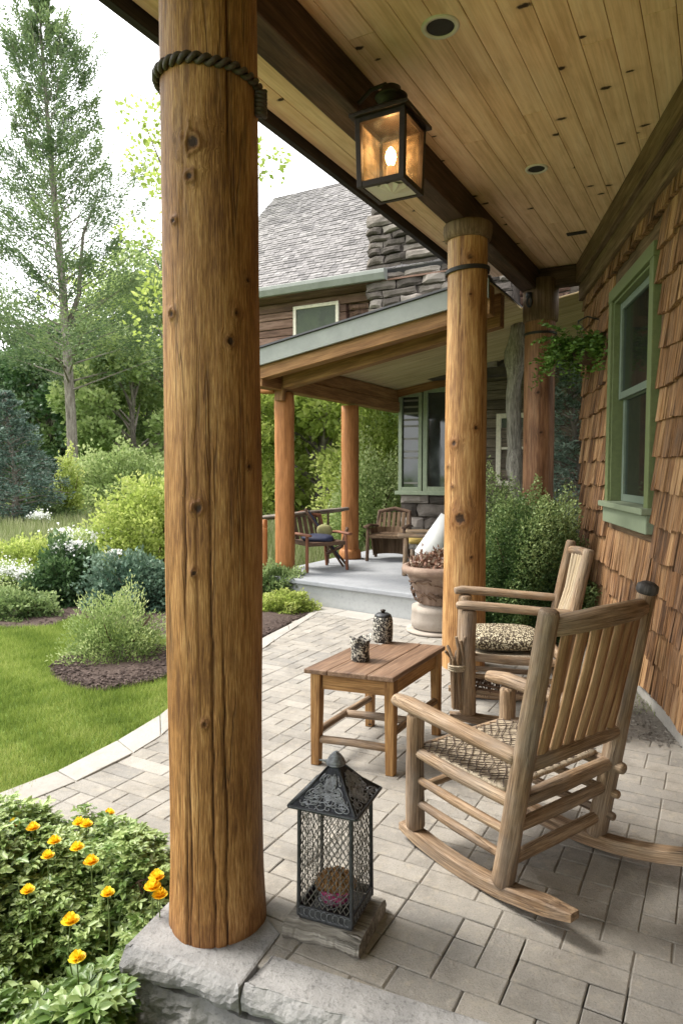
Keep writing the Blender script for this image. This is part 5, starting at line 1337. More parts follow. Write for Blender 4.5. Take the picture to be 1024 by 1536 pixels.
# folding lounge frame leaning behind the twig chair
lt = thing('folded_lounger', 'dark folded lounger frame leaning behind the twig armchair', 'lounger', PG(470, 845, pz))
q0 = PG(515, 850, pz); 
for dx in (0, .14):
    mb = MB(); mb.tube([q0+Vector((dx*.3, dx, 0)), q0+Vector((-.25, dx+.05, .36)), q0+Vector((-.50, dx+.1, .74))], .016, 8, res=.1); mb.build('side_rail', M['darktwig'], lt, smooth=True)
    mb = MB(); mb.tube([q0+Vector((.05, dx, .50)), q0+Vector((-.02, dx+.02, .26)), q0+Vector((-.22, dx+.04, .16))], .02, 8, res=.1); mb.build('foot_rail', M['darktwig'], lt, smooth=True)
mb = MB(); mb.hexa([q0+Vector((-.05, .0, .10)), q0+Vector((-.05, .14, .10)), q0+Vector((-.46, .24, .70)), q0+Vector((-.46, .1, .70)), q0+Vector((-.04, .0, .12)), q0+Vector((-.04, .14, .12)), q0+Vector((-.45, .24, .72)), q0+Vector((-.45, .1, .72))]); mb.build('sling', M['navy'], lt)
p2 = PG(585, 842, pz); armchair('brown barrel-sided armchair farther back on the terrace', (p2.x, p2.y+.2, pz), R(165), M['darktwig'], M['ledger'], w=.52, legs=.024, barrel=True, arms=.26, back=.66)
p3 = PG(632, 862, pz); a3 = armchair('pale peeled-wood armchair beside the planter urn', (p3.x+.1, p3.y+.12, pz), R(75), M['chair'], M['driftwood'], w=.56, legs=.03, arms=.26, back=.62)
P3 = LT(a3); lump('cushion', P3(.0, .06, .40), (.20, .18, .06), M['yellowcloth'], 'yellow cushion on the pale armchair near the urn', 'cushion')
# white lampshade tipped over behind the urn
ls = thing('lampshade', 'tilted white tapered lampshade behind the planter urn', 'lampshade', PD(655, 800, 7.2))
c0, c1 = PD(640, 836, 7.2), PD(672, 775, 7.2); mb = MB(); V, fs = [], []; ax_ = (c1-c0).normalized(); u_ = ax_.cross(Vector((0, 1, 0))).normalized(); v_ = ax_.cross(u_)
for k, (f, r) in enumerate([(0, .145), (.0, .15), (1, .085), (1, .078), (.02, .14)]):
    for i in range(40):
        a = 2*PI*i/40; V.append(c0.lerp(c1, f)+(u_*math.cos(a)+v_*math.sin(a))*r)
for k in range(4):
    for i in range(40): a = k*40+i; b = k*40+(i+1) % 40; fs.append((a, b, b+40, a+40))
make('shade', V, fs, M['white'], ls, lc=V, tone=[.5]*len(V), smooth=True)
mb = MB(); g_ = c0.copy(); g_.z = pz; mb.tube([g_+Vector((.05, .05, 0)), c0.lerp(c1, .5)], .012, 8); mb.lathe([(.13, pz), (.13, pz+.015), (.02, pz+.03)], (g_.x+.05, g_.y+.05, 0), 24); mb.build('lamp_stand', M['iron'], ls, smooth=True)
# terrace handrail: near stub post, long peeled rail, thin posts
hr = thing('handrail', 'grey peeled-log handrail with thin posts along the open side of the terrace', 'railing', TA_P+Vector((0, 0, 0)))
ra, rb, rc = PD(383, 777, 8.7), PD(440, 771, 8.8), PD(522, 763, 9.35)
mb = MB(); mb.tube([ra+Vector((-.5, -.2, -.01)), ra, rb, rc], [.03, .035, .04, .04], 12, wob=.1, flat=.6, res=.1); mb.build('rail', M['gate'], hr, smooth=True)
mb = MB(); mb.tube([ra+Vector((-.5, -.15, -.05)), rb-UP*.035+Vector((0, .1, 0)), rc-UP*.02+Vector((-.05, .12, 0))], .022, 10, wob=.1, res=.1); mb.build('rail', M['gate'], hr, smooth=True)
for px in (492, 383, 300):
    p = PD(px, 768, 9.1 if px > 400 else 8.6); mb = MB(); mb.tube([Vector((p.x, p.y, pz if px > 400 else 0)), Vector((p.x, p.y, p.z))], .014, 8, wob=.1, res=.1); mb.build('rail_post', M['darktwig'], hr, smooth=True)
sp_ = PD(396, 850, 8.3); mb = MB(); mb.tube([Vector((sp_.x, sp_.y, 0)), Vector((sp_.x, sp_.y, .95-.03)), Vector((sp_.x, sp_.y, PD(396, 793, 8.3).z))], .045, 14, wob=.06, round_=True, res=.08)
st_ = mb.build('stub_post', M['post_orange'], None, smooth=True, origin=(sp_.x, sp_.y, 0)); props(st_, 'short orange stub post left of the near terrace post', 'post')
# =====================================================  VEGETATION (leaf-sized faces)
def nrmz(a): return a/np.maximum(np.linalg.norm(a, axis=1, keepdims=True), 1e-9)
def leaves(c, d, ln, wd, tone, six=False, up=None, droop=.12):
    """c leaf bases (N,3), d directions, ln lengths, wd half widths -> folded leaf faces"""
    N = len(c); d = nrmz(d); r = rng.normal(size=(N, 3)) if up is None else up+rng.normal(size=(N, 3))*.45
    s = nrmz(np.cross(d, r)); n = np.cross(s, d); ln = np.broadcast_to(ln, (N,))[:, None]; wd = np.broadcast_to(wd, (N,))[:, None]
    if not six:
        V = np.stack([c, c+d*ln*.45+s*wd+n*wd*.35, c+d*ln-n*ln*droop, c+d*ln*.45-s*wd+n*wd*.35], 1).reshape(-1, 3)
        Fc = (np.arange(N)[:, None]*4+np.array([0, 1, 2, 3])); T = np.repeat(tone, 4)
    else:
        V = np.stack([c, c+d*ln*.3+s*wd*.85+n*wd*.3, c+d*ln*.68+s*wd*.8+n*wd*.15, c+d*ln-n*ln*droop, c+d*ln*.68-s*wd*.8+n*wd*.15, c+d*ln*.3-s*wd*.85+n*wd*.3], 1).reshape(-1, 3)
        b = np.arange(N)[:, None]*6; Fc = np.concatenate([b+np.array([0, 1, 2, 3]), b+np.array([0, 3, 4, 5])]); T = np.repeat(tone, 6)
    return V, Fc, T
def foliage(name, parent, mat, V, Fc, T, **k):
    return make(name, V, Fc, mat, parent, tone=np.clip(T, 0, 1), **k)
def bush(name, label, cat, c, rx, ry, h, n, leaf, mat, group=None, dens=.24, lump=.32, six=False, stems=6, blossom=None, aspect=.32, seed=0, upb=.4, flat=1.0, topb=.25):
    t = thing(name, label, cat, c, 0, group)
    d = nrmz(rng.normal(size=(n, 3))); d[:, 2] = np.abs(d[:, 2])*1.0-.12; d = nrmz(d)
    lo = np.array([mn.noise(Vector(x)*2.2+Vector((seed*5, 3, 1)))+.6*mn.noise(Vector(x)*5+Vector((seed, 0, 9))) for x in d.tolist()])
    f = (1-np.abs(rng.normal(size=n))*dens)*(1+lo*lump*1.5); f = np.clip(f, .15, 1.4)
    p = np.stack([d[:, 0]*rx*f, d[:, 1]*ry*f, np.maximum(.02, d[:, 2]*h*f*flat+h*.06)], 1)+np.array(c)
    dr = d*1.0+rng.normal(size=(n, 3))*.7+np.array([0, 0, upb])
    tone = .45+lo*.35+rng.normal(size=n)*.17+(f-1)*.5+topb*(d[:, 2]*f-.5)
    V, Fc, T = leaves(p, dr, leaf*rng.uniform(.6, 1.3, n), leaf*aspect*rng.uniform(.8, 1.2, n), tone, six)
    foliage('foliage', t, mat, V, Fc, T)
    mb = MB()
    for k in range(stems):
        a = U(0, 6.28); e = Vector((rx*.6*math.cos(a), ry*.6*math.sin(a), h*.75)); b = Vector(c)+Vector((.06*math.cos(a), .06*math.sin(a), -.03))
        mb.tube([b, b+e*.5+UP*h*.08, b+e], [.012*h+.006, .008*h+.004, .003], 6, round_=False)
    mb.build('stem', M['darktwig'], t)
    if blossom:
        nb, s, cen = blossom; cc = []
        for (ox, oy, oz, rr_) in cen:
            m = nb; q = np.array(c)+np.array([ox, oy, oz])+rng.normal(size=(m, 3))*np.array([rr_, rr_*.6, rr_*.45]); cc.append(q)
        cc = np.concatenate(cc); V, Fc, T = leaves(cc, rng.normal(size=(len(cc), 3))+np.array([0, -.4, .8]), s, s*.45, rng.uniform(0, 1, len(cc)))
        foliage('blossom', t, L['white'], V, Fc, T)
    return t
def at(px, d, z=0): v = ray(px, 708); return Vector((v.x*d, d, z))
Z = -.03
bush('round_shrub', 'rounded light green shrub in its own mulch ring on the lawn', 'shrub', at(170, 5.55, Z), .40, .38, .50, 9000, .030, L['fresh'], seed=1, aspect=.2, dens=.3, upb=.9)
bush('dark_shrub', 'dark rhododendron with white blossoms on top, at the back of the lawn', 'shrub', at(100, 7.9, Z), .48, .45, .66, 9000, .06, L['dark'], seed=2, blossom=(170, .03, [(.02, -.1, .66, .07), (.10, .0, .68, .05)]), aspect=.28)
bush('blue_green_shrub', 'grey-green leafy shrub between the white-flowered rhododendron and the large log post', 'shrub', at(205, 7.6, Z), .56, .45, .56, 9000, .05, L['blue'], seed=3, blossom=(110, .03, [(-.30, .1, .60, .05)]))
bush('white_flower_shrub', 'low shrub covered in white blossom at the left edge of the lawn', 'shrub', at(8, 7.8, Z), .45, .4, .46, 6000, .04, L['fresh'], seed=4, blossom=(330, .024, [(0, -.1, .43, .14), (.15, -.1, .38, .1), (-.2, -.2, .4, .12)]))
bush('low_shrub', 'low shadowed green shrub below the white-blossomed one', 'shrub', at(20, 7.1, Z), .42, .3, .26, 4500, .04, L['mid'], seed=5)
bush('lime_shrub', 'tall yellow-green shrub beside the large log post', 'shrub', at(232, 10.2, Z), 1.02, .8, 1.35, 15000, .065, L['lime'], seed=6, lump=.3)
bush('lime_cover', 'spreading yellow-green perennial clump at the left edge', 'perennial', at(35, 9.5, Z), .9, .6, .55, 9000, .05, L['lime'], seed=7)
bush('pale_bloom_clump', 'pale green clump with white plumes beyond the rhododendron', 'perennial', at(122, 10.2, Z), .8, .5, .62, 8000, .05, L['fresh'], seed=8, blossom=(110, .045, [(-.15, -.3, .62, .12), (.35, -.3, .60, .08)]))
bush('terrace_shrub', 'bright green leafy shrub tucked against the terrace step', 'shrub', at(408, 7.95, Z), .36, .3, .40, 6000, .045, L['mid'], seed=9)
bush('chartreuse_shrub', 'low chartreuse mound shrub in front of the terrace step', 'shrub', at(427, 7.35, Z), .32, .25, .22, 6000, .032, L['lime'], seed=10)
bush('porch_shrub', 'big dense dark green shrub behind the rocking chairs', 'shrub', Vector((1.72, 6.25, Z)), .60, .50, 1.30, 60000, .026, L['fine'], seed=11, aspect=.30, lump=.20, upb=.2, topb=.45)
bush('porch_shrub_light', 'lighter fine-leaved shrub left of the big dark one, behind the honey-coloured post', 'shrub', Vector((1.50, 6.7, Z)), .42, .42, 1.40, 22000, .026, L['fine'], seed=12, aspect=.28, lump=.18, upb=.2, topb=.5)
bush('bay_shrub', 'yellow-green bush growing at the open end of the terrace below the bay window', 'shrub', Vector((.55, 12.2, Z)), .75, .7, 1.75, 12000, .06, L['fresh'], seed=13)
bush('yellow_bush', 'tall pale yellow-green bush behind the bay window corner', 'shrub', Vector((.9, 14.2, Z)), 1.3, 1.0, 2.9, 14000, .09, L['lime'], seed=14)
bush('meadow_bush', 'mid-green bush at the far edge of the meadow', 'shrub', at(178, 24, Z), 2.0, 1.6, 2.2, 12000, .13, L['fresh'], seed=15)
bush('sapling', 'narrow yellow-green sapling in front of the dark wood', 'sapling', at(103, 20, Z), .36, .36, 1.9, 3500, .09, L['lime'], seed=16, lump=.4)
bush('meadow_bush', 'dark bush at the foot of the blue spruce', 'shrub', at(60, 19.5, Z), 1.1, .8, .9, 5000, .09, L['mid'], seed=17)
bush('white_tree_bloom', 'small white-blossomed bush standing in the meadow', 'shrub', at(62, 17.5, Z), .28, .2, .5, 900, .06, L['fresh'], seed=18, blossom=(260, .05, [(0, -.1, .42, .12)]))
# dry sedums in the urn
t = urn_t
n = 900; a = rng.uniform(0, 6.28, n); r_ = .27*np.sqrt(rng.uniform(0, 1, n)); p = np.stack([urn_b.x+r_*np.cos(a), urn_b.y+r_*np.sin(a), .60+.10*(1-(r_/.3)**2)+rng.normal(size=n)*.03], 1)
V, Fc, T = leaves(p, rng.normal(size=(n, 3))+np.array([0, 0, .8]), .05, .012, rng.uniform(0, 1, n)); foliage('dry_sedum', t, leafmat('dry_leaf', [(0, (.09, .04, .025)), (.5, (.22, .11, .07)), (1, (.35, .29, .22))], .1), V, Fc, T)
# ---------- conifers
def conifer(name, label, c, H, Rb, z0, nb, npb, leaf, mat, trunk_r, rise=.15, top=.15, lean=(0, 0), droop=0, prof=None, seed=0, fork=False, clump=.35, group=None, thin=.12, cat='tree', nscale=1.0):
    global rng
    r0 = np.random.default_rng(seed+50); t = thing(name, label, cat, c, 0, group); c = Vector(c); random.seed(seed)
    def ax(f): return c+Vector((lean[0]*f+.12*math.sin(f*5), lean[1]*f, H*f))
    mb = MB(); P = [ax(i/24)-UP*(.1 if i == 0 else 0) for i in range(25)]; mb.tube(P, [trunk_r*(1-i/25)**.8+.012 for i in range(25)], 14, wob=.06, round_=False)
    if fork:
        b = ax(.36); mb.tube([b, b+Vector((.55, .1, 1.6)), b+Vector((.75, .2, 4.2)), b+Vector((1.5, .3, 6.2))], [trunk_r*.55, trunk_r*.4, trunk_r*.25, .02], 10, round_=False)
    mb.build('trunk', M['bark'], t, smooth=True)
    br = MB(); CC, DD, TT = [], [], []
    for k in range(nb):
        f = z0+(1-z0)*(k+U(0, 1))/nb; f = min(.985, f); q = (f-z0)/(1-z0)
        L_ = Rb*(prof(q) if prof else (1-q)**.75*.95+.06)*U(.62, 1.18); a = k*2.399+U(-.5, .5)
        p0 = ax(f); up_ = rise+top*q*4; dr = Vector((math.cos(a), math.sin(a), up_)).normalized()
        e = p0+dr*L_+UP*(-droop*L_); m_ = p0+dr*L_*.55+UP*(droop*.2*L_)
        br.tube([p0, m_, e], [max(.012, trunk_r*.18*(1-q)+.01), .012, .006], 5, round_=False)
        sd = Vector((-math.sin(a), math.cos(a), 0)); m = int(npb*(.3+L_/Rb)*nscale); tb = U(-.18, .18)
        uu = r0.uniform(.10, 1.0, m)**.62; lat = r0.normal(size=m)*clump*L_*.55*(1.05-uu*.55); ver = r0.normal(size=m)*thin*L_*.5+.03
        # clumpiness along the limb
        key = np.sin(uu*9+k)+np.sin(lat*7+k*1.7); keep = r0.uniform(size=m) < (.42+.95*key/2)
        uu, lat, ver = uu[keep], lat[keep], ver[keep]
        base = np.array(p0)[None]*(1-uu)[:, None]**2+2*((1-uu)*uu)[:, None]*np.array(m_)[None]+(uu**2)[:, None]*np.array(e)[None]
        pts = base+np.array(sd)[None]*lat[:, None]+np.array([0, 0, 1])[None]*(ver-np.abs(lat)*.15*(1 if droop else -.3))[:, None]
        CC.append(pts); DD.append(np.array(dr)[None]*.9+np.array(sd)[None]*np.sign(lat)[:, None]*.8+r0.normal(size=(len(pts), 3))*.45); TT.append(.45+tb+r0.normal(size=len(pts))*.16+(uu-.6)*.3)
    br.build('limbs', M['bark'], t)
    cc, dd, tt = np.concatenate(CC), np.concatenate(DD), np.concatenate(TT)
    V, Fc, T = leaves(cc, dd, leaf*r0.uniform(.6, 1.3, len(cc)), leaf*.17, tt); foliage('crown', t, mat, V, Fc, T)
    return t
conifer('tall_conifer', 'very tall airy conifer with a bare lower trunk, highest tree at the left', at(112, 30, -.2), 21.5, 5.4, .24, 120, 1250, .165, L['pine'], .24, rise=.28, top=.35, lean=(-.9, 0), prof=lambda q: (1-q)**.62*.9+.12+.12*math.sin(q*19), seed=1, fork=True, clump=.34, thin=.12)
conifer('blue_spruce', 'dense blue spruce at the left edge of the meadow', at(18, 18.7, -.1), 3.75, 1.6, .02, 130, 330, .10, L['spruce'], .09, rise=.05, droop=.12, seed=2, clump=.3, thin=.12)
conifer('hedge_spruce', 'layered blue-green conifer behind the corner of the shingled house', Vector((2.78, 8.1, -.05)), 3.0, 1.15, .02, 90, 340, .07, L['spruce_lit'], .06, rise=.0, droop=.16, seed=3, clump=.35)
# ---------- broadleaf trees
def tree(name, label, c, H, Rr, z0, ncl, nl, leaf, mat, tr, seed=0, group=None, sq=.8, vis_trunk=True):
    r0 = np.random.default_rng(seed+500); random.seed(seed+9); c = Vector(c); t = thing(name, label, 'tree', c, 0, group)
    mb = MB(); top = c+Vector((U(-.3, .3), U(-.3, .3), H*.86)); P = [c-UP*.2, c.lerp(top, .3)+Vector((U(-.1, .1), 0, 0)), c.lerp(top, .65)+Vector((U(-.2, .2), 0, 0)), top]
    mb.tube(P, [tr, tr*.8, tr*.45, tr*.1], 10, wob=.06, round_=False, res=.8)
    mb.build('trunk', M['bark'], t, smooth=True)
    lb = MB(); CC, TT, DD = [], [], []
    for k in range(ncl):
        zf = z0+(1-z0)*((k+.5)/ncl); q = (zf-z0)/(1-z0); w_ = math.sin(PI*min(1, max(.06, q*.86+.12)))**.6
        a = U(0, 6.28); rr_ = Rr*w_*math.sqrt(U(.05, 1)); p = c+Vector((rr_*math.cos(a), rr_*math.sin(a), H*zf)); s0 = Rr*U(.20, .36)
        b0 = c.lerp(top, min(.95, max(.1, zf-.18))); lb.tube([b0, b0.lerp(p, .6)+UP*.1, p], [max(.015, tr*.28), tr*.12+.008, .008], 5, round_=False)
        m = int(nl/ncl*U(.6, 1.4)); g = nrmz(r0.normal(size=(m, 3)))*(r0.uniform(.25, 1, m)**.5)[:, None]*s0*np.array([1.15, 1.15, sq])
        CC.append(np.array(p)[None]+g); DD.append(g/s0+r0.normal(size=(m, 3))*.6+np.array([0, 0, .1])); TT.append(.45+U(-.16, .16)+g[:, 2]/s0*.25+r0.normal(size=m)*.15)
    lb.build('limbs', M['bark'], t)
    cc, dd, tt = np.concatenate(CC), np.concatenate(DD), np.concatenate(TT); m = len(cc)
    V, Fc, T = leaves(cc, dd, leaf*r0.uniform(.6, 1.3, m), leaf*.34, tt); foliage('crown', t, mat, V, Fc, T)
    return t
G_ = 'trees at the edge of the wood'
spec = [(-75, 42, 12.5, 4.6, 'pine', 'broad mid-green tree at the far left edge of the wood'), (25, 46, 12.0, 4.8, 'pine', 'dull green tree behind the blue spruce'), (75, 38, 9.0, 3.4, 'dark', 'dark tree filling the gap left of the tall conifer trunk'),
        (135, 40, 10.2, 3.8, 'mid', 'dark tree right behind the bare trunk of the tall conifer'), (160, 48, 15.5, 5.0, 'lime', 'high yellow-green tree right of the tall conifer'), (225, 44, 15.5, 4.8, 'fresh', 'bright green tree just left of the large log post'),
        (200, 34, 8.2, 3.2, 'fresh', 'mid-green tree above the meadow bush'), (290, 40, 14.0, 5.0, 'mid', 'green tree hidden mostly by the large log post'), (372, 36, 12.0, 4.0, 'lime', 'bright tree seen between the log post and the rear house'),
        (425, 24, 6.6, 3.0, 'lime', 'yellow-green tree seen between the two orange terrace posts'), (480, 20, 5.2, 2.4, 'lime', 'light green tree seen through the terrace beside the railing'), (560, 26, 7.6, 3.2, 'fresh', 'dense green tree seen through the terrace left of the bay window'), (620, 24, 7.0, 3.0, 'fresh', 'light green tree close behind the bay window')]
for i, (px, d, H, Rr, m, lab) in enumerate(spec):
    tree('broadleaf_tree', lab, at(px, d, -.2), H, Rr, .10, 34, int(15000 if d < 30 else 13000), .20 if d < 30 else .27, L[m], .22, seed=i, group=G_)
tree('slender_tree', 'thin light-leaved tree whose sparse branches show on both sides of the large log post', at(312, 15.5, -.1), 10.6, 2.0, .45, 30, 2600, .14, L['lime'], .13, seed=40)
# far wood closing the horizon
n = 60000; az = rng.uniform(-1.25, 1.1, n); rr_ = rng.uniform(62, 80, n); hh = 13+3.5*np.sin(az*7)+2.2*np.sin(az*19+1)+1.2*np.sin(az*47)
z = rng.uniform(0, 1, n)**.75*hh; p = np.stack([rr_*np.sin(az), rr_*np.cos(az), z-.3], 1); tn = .45+.22*np.sin(az*31+z*.7)+.15*np.sin(az*83)+rng.normal(size=n)*.15
V, Fc, T = leaves(p, rng.normal(size=(n, 3)), .9*rng.uniform(.6, 1.3, n), .36, tn)
props(foliage('distant_wood', None, L['mid'], V, Fc, T), 'distant mixed wood closing the view beyond the meadow', 'wood', kind='stuff')
# ---------- hanging fern
def hanging():
    c = WP(.72, 2.56, .11); t = thing('hanging_plant', 'leafy hanging plant mounted at the corner of the shingled house', 'hanging plant', c)
    mb = MB(); mb.lathe([(.06, -.10), (.11, -.06), (.14, .03), (.13, .03), (.10, -.04), (.001, -.05)], c, 28); mb.build('basket', M['darktwig'], t, smooth=True)
    mb = MB(); mb.tube([WP(.72, 2.85, .02), WP(.72, 2.88, .12), WP(.72, 2.84, .2)], .007, 8); 
    for a in (0, 2.1, 4.2): mb.tube([WP(.72, 2.84, .2), c+Vector((.13*math.cos(a), .13*math.sin(a), .03))], .0025, 5, round_=False)
    mb.build('bracket', M['iron'], t, smooth=True)
    CC, DD, TT = [], [], []
    for k in range(210):
        a = U(0, 6.28); L_ = U(.12, .42); P0 = np.array(c)+np.array([.08*math.cos(a), .08*math.sin(a), .03]); o = np.array([math.cos(a), math.sin(a), 0]); up_ = U(.15, .9); drp = U(.3, 1.2)
        for s in np.linspace(.1, 1, 15):
            q = P0+o*L_*s+np.array([0, 0, up_*L_*s-drp*L_*s*s])
            for sg in (-1, 1): CC.append(q); DD.append(np.cross(o, [0, 0, 1])*sg+o*.5+rng.normal(size=3)*.3); TT.append(.3+.5*s+rng.normal()*.12)
    CC, DD, TT = map(np.array, (CC, DD, TT)); V, Fc, T = leaves(CC, DD, .05*rng.uniform(.7, 1.3, len(CC)), .012, TT); foliage('fronds', t, L['fern'], V, Fc, T)
hanging()
# ---------- flowering plants in the near bed
def poppy(c, s, parent, seed):
    r0 = np.random.default_rng(seed); V, Fc, T = [], [], []; o = 0
    for ring, (m, rad, lift) in enumerate(((7, 1.0, .35), (6, .8, .75), (5, .5, 1.15))):
        for k in range(m):
            a = 2*PI*(k+ring*.4)/m+r0.normal()*.1; d = np.array([math.cos(a), math.sin(a), 0]); sd = np.array([-math.sin(a), math.cos(a), 0]); w = s*.42*rad+.002; L_ = s*rad
            b = np.array(c); m1 = b+d*L_*.55+np.array([0, 0, s*lift*.35]); tp = b+d*L_*(.98-.25*lift)+np.array([0, 0, s*lift*.85])
            pts = [b, m1+sd*w, tp+sd*w*.62, tp+d*s*.06+np.array([0, 0, s*.05]), tp-sd*w*.62, m1-sd*w]; V += pts; tt = min(1, max(0, .5+r0.normal()*.25+ring*.1)); T += [tt*.6]+[tt]*5; Fc += [(o, o+1, o+2, o+3), (o, o+3, o+4, o+5)]; o += 6
    f = foliage('flower', parent, L['yellow'], np.array(V), np.array(Fc), np.array(T))
    return f
fl_spec = [(116, 1440, .02, 1.95), (106, 1384, .02, 2.05), (137, 1295, .02, 2.45), (162, 1342, .0, 2.25), (188, 1262, .02, 2.62), (197, 1266, .02, 2.60), (42, 1338, .02, 2.25), (21, 1238, .05, 2.65), (50, 1244, .05, 2.6), (82, 1264, .04, 2.55), (72, 1286, .02, 2.48), (116, 1274, .02, 2.52), (119, 1236, .05, 2.72), (130, 1239, .05, 2.7), (164, 1222, .06, 2.8), (235, 1318, .02, 2.28), (229, 1333, .0, 2.25), (240, 1345, .0, 2.24)]
def bed_plant(label, cx0, cx1, flowers, n, seed):
    """clump of lobed leaves on branching stems between two image columns of the bed"""
    r0 = np.random.default_rng(seed); random.seed(seed)
    c0 = Vector(((cx0+cx1)/2, 2.2, -.5)); t = thing('flowering_plant', label, 'flowering plant', c0)
    CC, DD, LL, TT, UPV = [], [], [], [], []; stems = MB()
    k = 0
    while k < n:
        y = r0.uniform(1.35, 2.86); x = r0.uniform(cx0, cx1)
        # keep clear of the stone ledge and of the patio
        if x > -.74-(y-2.1)*-.0+(.10 if y < 2.0 else 0) and y < 2.2: 
            if not (y < 1.98 and x < -.68): continue
        if y > 2.12 and x > -.66+(-.1 if y > 2.6 else 0): continue
        if y > 2.86-abs(x+1.0)*.05: continue
        k += 1
        top = .0+.20*mn.noise(Vector((x*2.6, y*2.6, 0)))+.11*mn.noise(Vector((x*7, y*7, 3)))-.10*max(0, (1.75-y))-.05
        top += .10*math.exp(-((y-2.7)/.3)**2)-(.10 if x > -.85 and 2.15 < y < 2.42 else 0)
        z = top-abs(r0.normal())*.09; 
        if r0.uniform() < .15: z = r0.uniform(-.48, top)
        a = r0.uniform(0, 6.28); nd = np.array([x, y, z]); out = np.array([math.cos(a), math.sin(a), .35])
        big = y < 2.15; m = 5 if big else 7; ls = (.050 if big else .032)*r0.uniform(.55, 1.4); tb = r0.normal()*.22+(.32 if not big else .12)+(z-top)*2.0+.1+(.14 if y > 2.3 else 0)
        for j in range(m):
            b = a+(j-(m-1)/2)*(.62 if big else .5); rr = ls*(1-.09*abs(j-(m-1)/2)); st_ = nd+(np.array([math.cos(a), math.sin(a), .2])*(j % 3)*ls*.28 if not big else 0)
            CC.append(st_); DD.append([math.cos(b), math.sin(b), .25+r0.normal()*.22]); LL.append(rr); TT.append(tb+.08+r0.normal()*.10); UPV.append([0, 0, 1])
        if k % 9 == 0: stems.tube([Vector((x-out[0]*.1, y-out[1]*.1, z-.25)), Vector((x-out[0]*.03, y-out[1]*.03, z-.08)), Vector((x, y, z))], .0028, 5, round_=False)
    CC, DD, LL, TT, UPV = map(np.array, (CC, DD, LL, TT, UPV)); V, Fc, T = leaves(CC, DD, LL, LL*.27, TT+.3, six=True, up=UPV, droop=.16)
    foliage('foliage', t, L['flower'], V, Fc, T); stems.build('stem', M['stemg'], t)
    for i, (px, py, z, d) in enumerate(flowers):
        p = PD(px, py, d-.03)+UP*.0; s = U(.024, .031); fl = poppy(p, s, t, seed*10+i)
        mb = MB(); mb.tube([Vector((p.x+U(-.03, .03), p.y+U(-.02, .02), p.z-.26)), Vector((p.x+U(-.01, .01), p.y, p.z-.1)), p+UP*.002], .0022, 6, round_=False); mb.build('flower_stem', M['stemg'], fl)
M['stemg'] = plain('green_stem', (.12, .17, .05), .6)
bed_plant('left clump of the yellow-flowered plants, reaching the left edge of the picture', -2.1, -1.14, [f for f in fl_spec if f[0] < 95], 8000, 61)
bed_plant('middle clump of yellow-flowered plants with most of the open blooms', -1.14, -.80, [f for f in fl_spec if 95 <= f[0] < 175], 4600, 62)
bed_plant('right clump of yellow-flowered plants crowding the rough stone ledge', -.80, -.50, [f for f in fl_spec if f[0] >= 175], 2100, 63)
# bare arching twigs between plants and post
tw = thing('dry_twig', 'bare arching twigs between the yellow flowers and the log post', 'twig', PD(215, 1360, 2.4)); mb = MB()
for pts in ([(186, 1362), (195, 1335), (207, 1322), (216, 1345)], [(186, 1362), (205, 1352), (225, 1348), (238, 1360), (240, 1372)], [(207, 1322), (225, 1318), (240, 1330)], [(232, 1350), (222, 1335), (207, 1322)]):
    mb.tube([PD(a, b, 2.42) for a, b in pts], .0032, 6, wob=.1, res=.02)
mb.build('twig', M['darktwig'], tw, smooth=True)
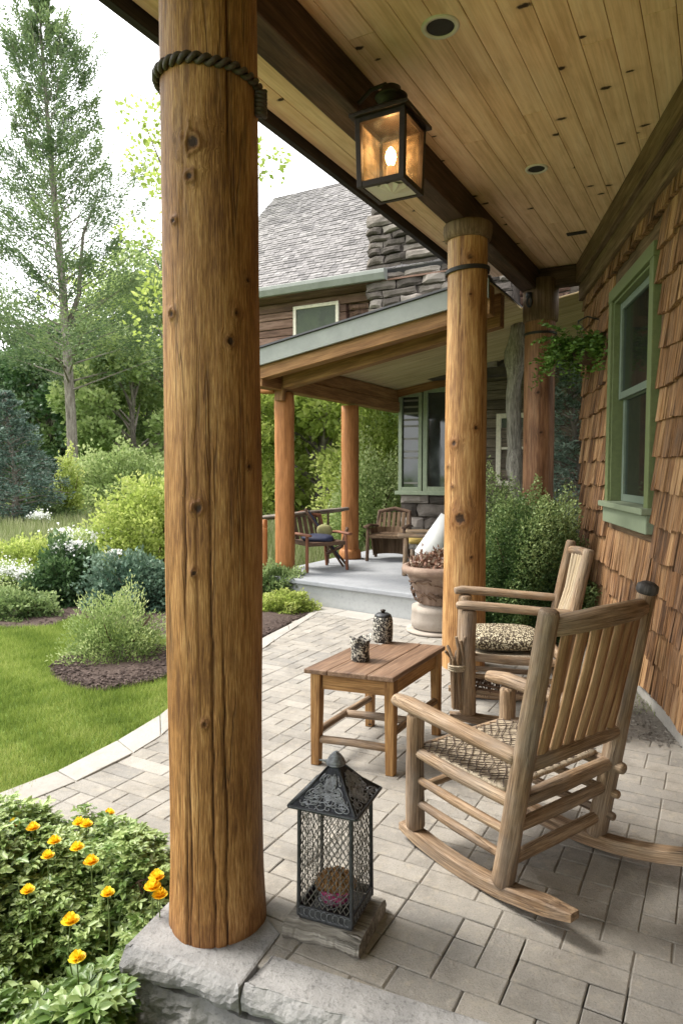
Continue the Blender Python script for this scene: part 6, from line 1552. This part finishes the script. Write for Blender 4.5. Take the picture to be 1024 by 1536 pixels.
# ---------- lawn blades, meadow, rail-side litter
def inside_np(px, py, pl):
    c = np.zeros(len(px), bool); j = len(pl)-1
    for i in range(len(pl)):
        a, b = pl[i], pl[j]
        m = ((a.y > py) != (b.y > py)) & (px < (b.x-a.x)*(py-a.y)/((b.y-a.y) or 1e-9)+a.x); c ^= m; j = i
    return c
def blades(name, N, x0, x1, y0, y1, h, w_, mat, excl, label, cat, zf=-.03, lean=.5):
    x = rng.uniform(x0, x1, N); y = y0+(y1-y0)*rng.uniform(0, 1, N)**1.25; ok = np.ones(N, bool)
    ok &= np.abs(x) < y*.62+.4
    for pl in excl: ok &= ~inside_np(x+rng.normal(size=N)*.014, y+rng.normal(size=N)*.014, pl)
    x, y = x[ok], y[ok]; n = len(x); sc = 1+np.maximum(0, (y-4)*.22)
    c = np.stack([x, y, np.full(n, zf)], 1); d = np.stack([rng.normal(size=n)*lean, rng.normal(size=n)*lean, np.ones(n)], 1); d = nrmz(d)
    s = nrmz(np.cross(d, rng.normal(size=(n, 3)))); hh = (h*rng.uniform(.6, 1.3, n)*(1+.15*(sc-1)))[:, None]; ww = (w_*sc)[:, None]
    V = np.stack([c-s*ww, c+s*ww, c+d*hh], 1).reshape(-1, 3); Fc = np.arange(n*3).reshape(n, 3)
    pt = .46+.14*np.sin(x*3.1+1)*np.sin(y*2.3)+.16*np.sin(x*9+y*7+np.sin(y*5))+.12*np.sin(x*23-y*17+np.sin(x*11)*2)+rng.normal(size=n)*.2
    props(make(name, V, Fc, mat, None, tone=np.clip(np.repeat(pt, 3), 0, 1)), label, cat, kind='stuff')
bo = outer+[Vector((3, 9, 0)), Vector((3, 1, 0)), Vector((-1, 1, 0)), Vector((-2.5, 2.3, 0))]
blades('lawn_grass', 240000, -4.6, -.9, 2.5, 8.2, .050, .0021, M['blade'], [bo, beds[0], beds[1], beds[2]], 'short mown green lawn grass', 'grass')
blades('meadow_grass', 90000, -22, 6, 10.5, 27, .30, .006, M['meadow'], [bo], 'long pale meadow grass beyond the garden beds', 'grass', zf=-.08, lean=.25)
blades('weeds', 2500, 1.55, 2.2, 3.9, 5.2, .05, .0022, M['blade'], [[Vector((1.5, 3.7, 0)), Vector((2.1, 3.7, 0)), Vector((1.9, 4.15, 0)), Vector((1.5, 4.1, 0))]], 'thin weeds growing in the gravel along the shingled wall', 'weeds', zf=-.01)
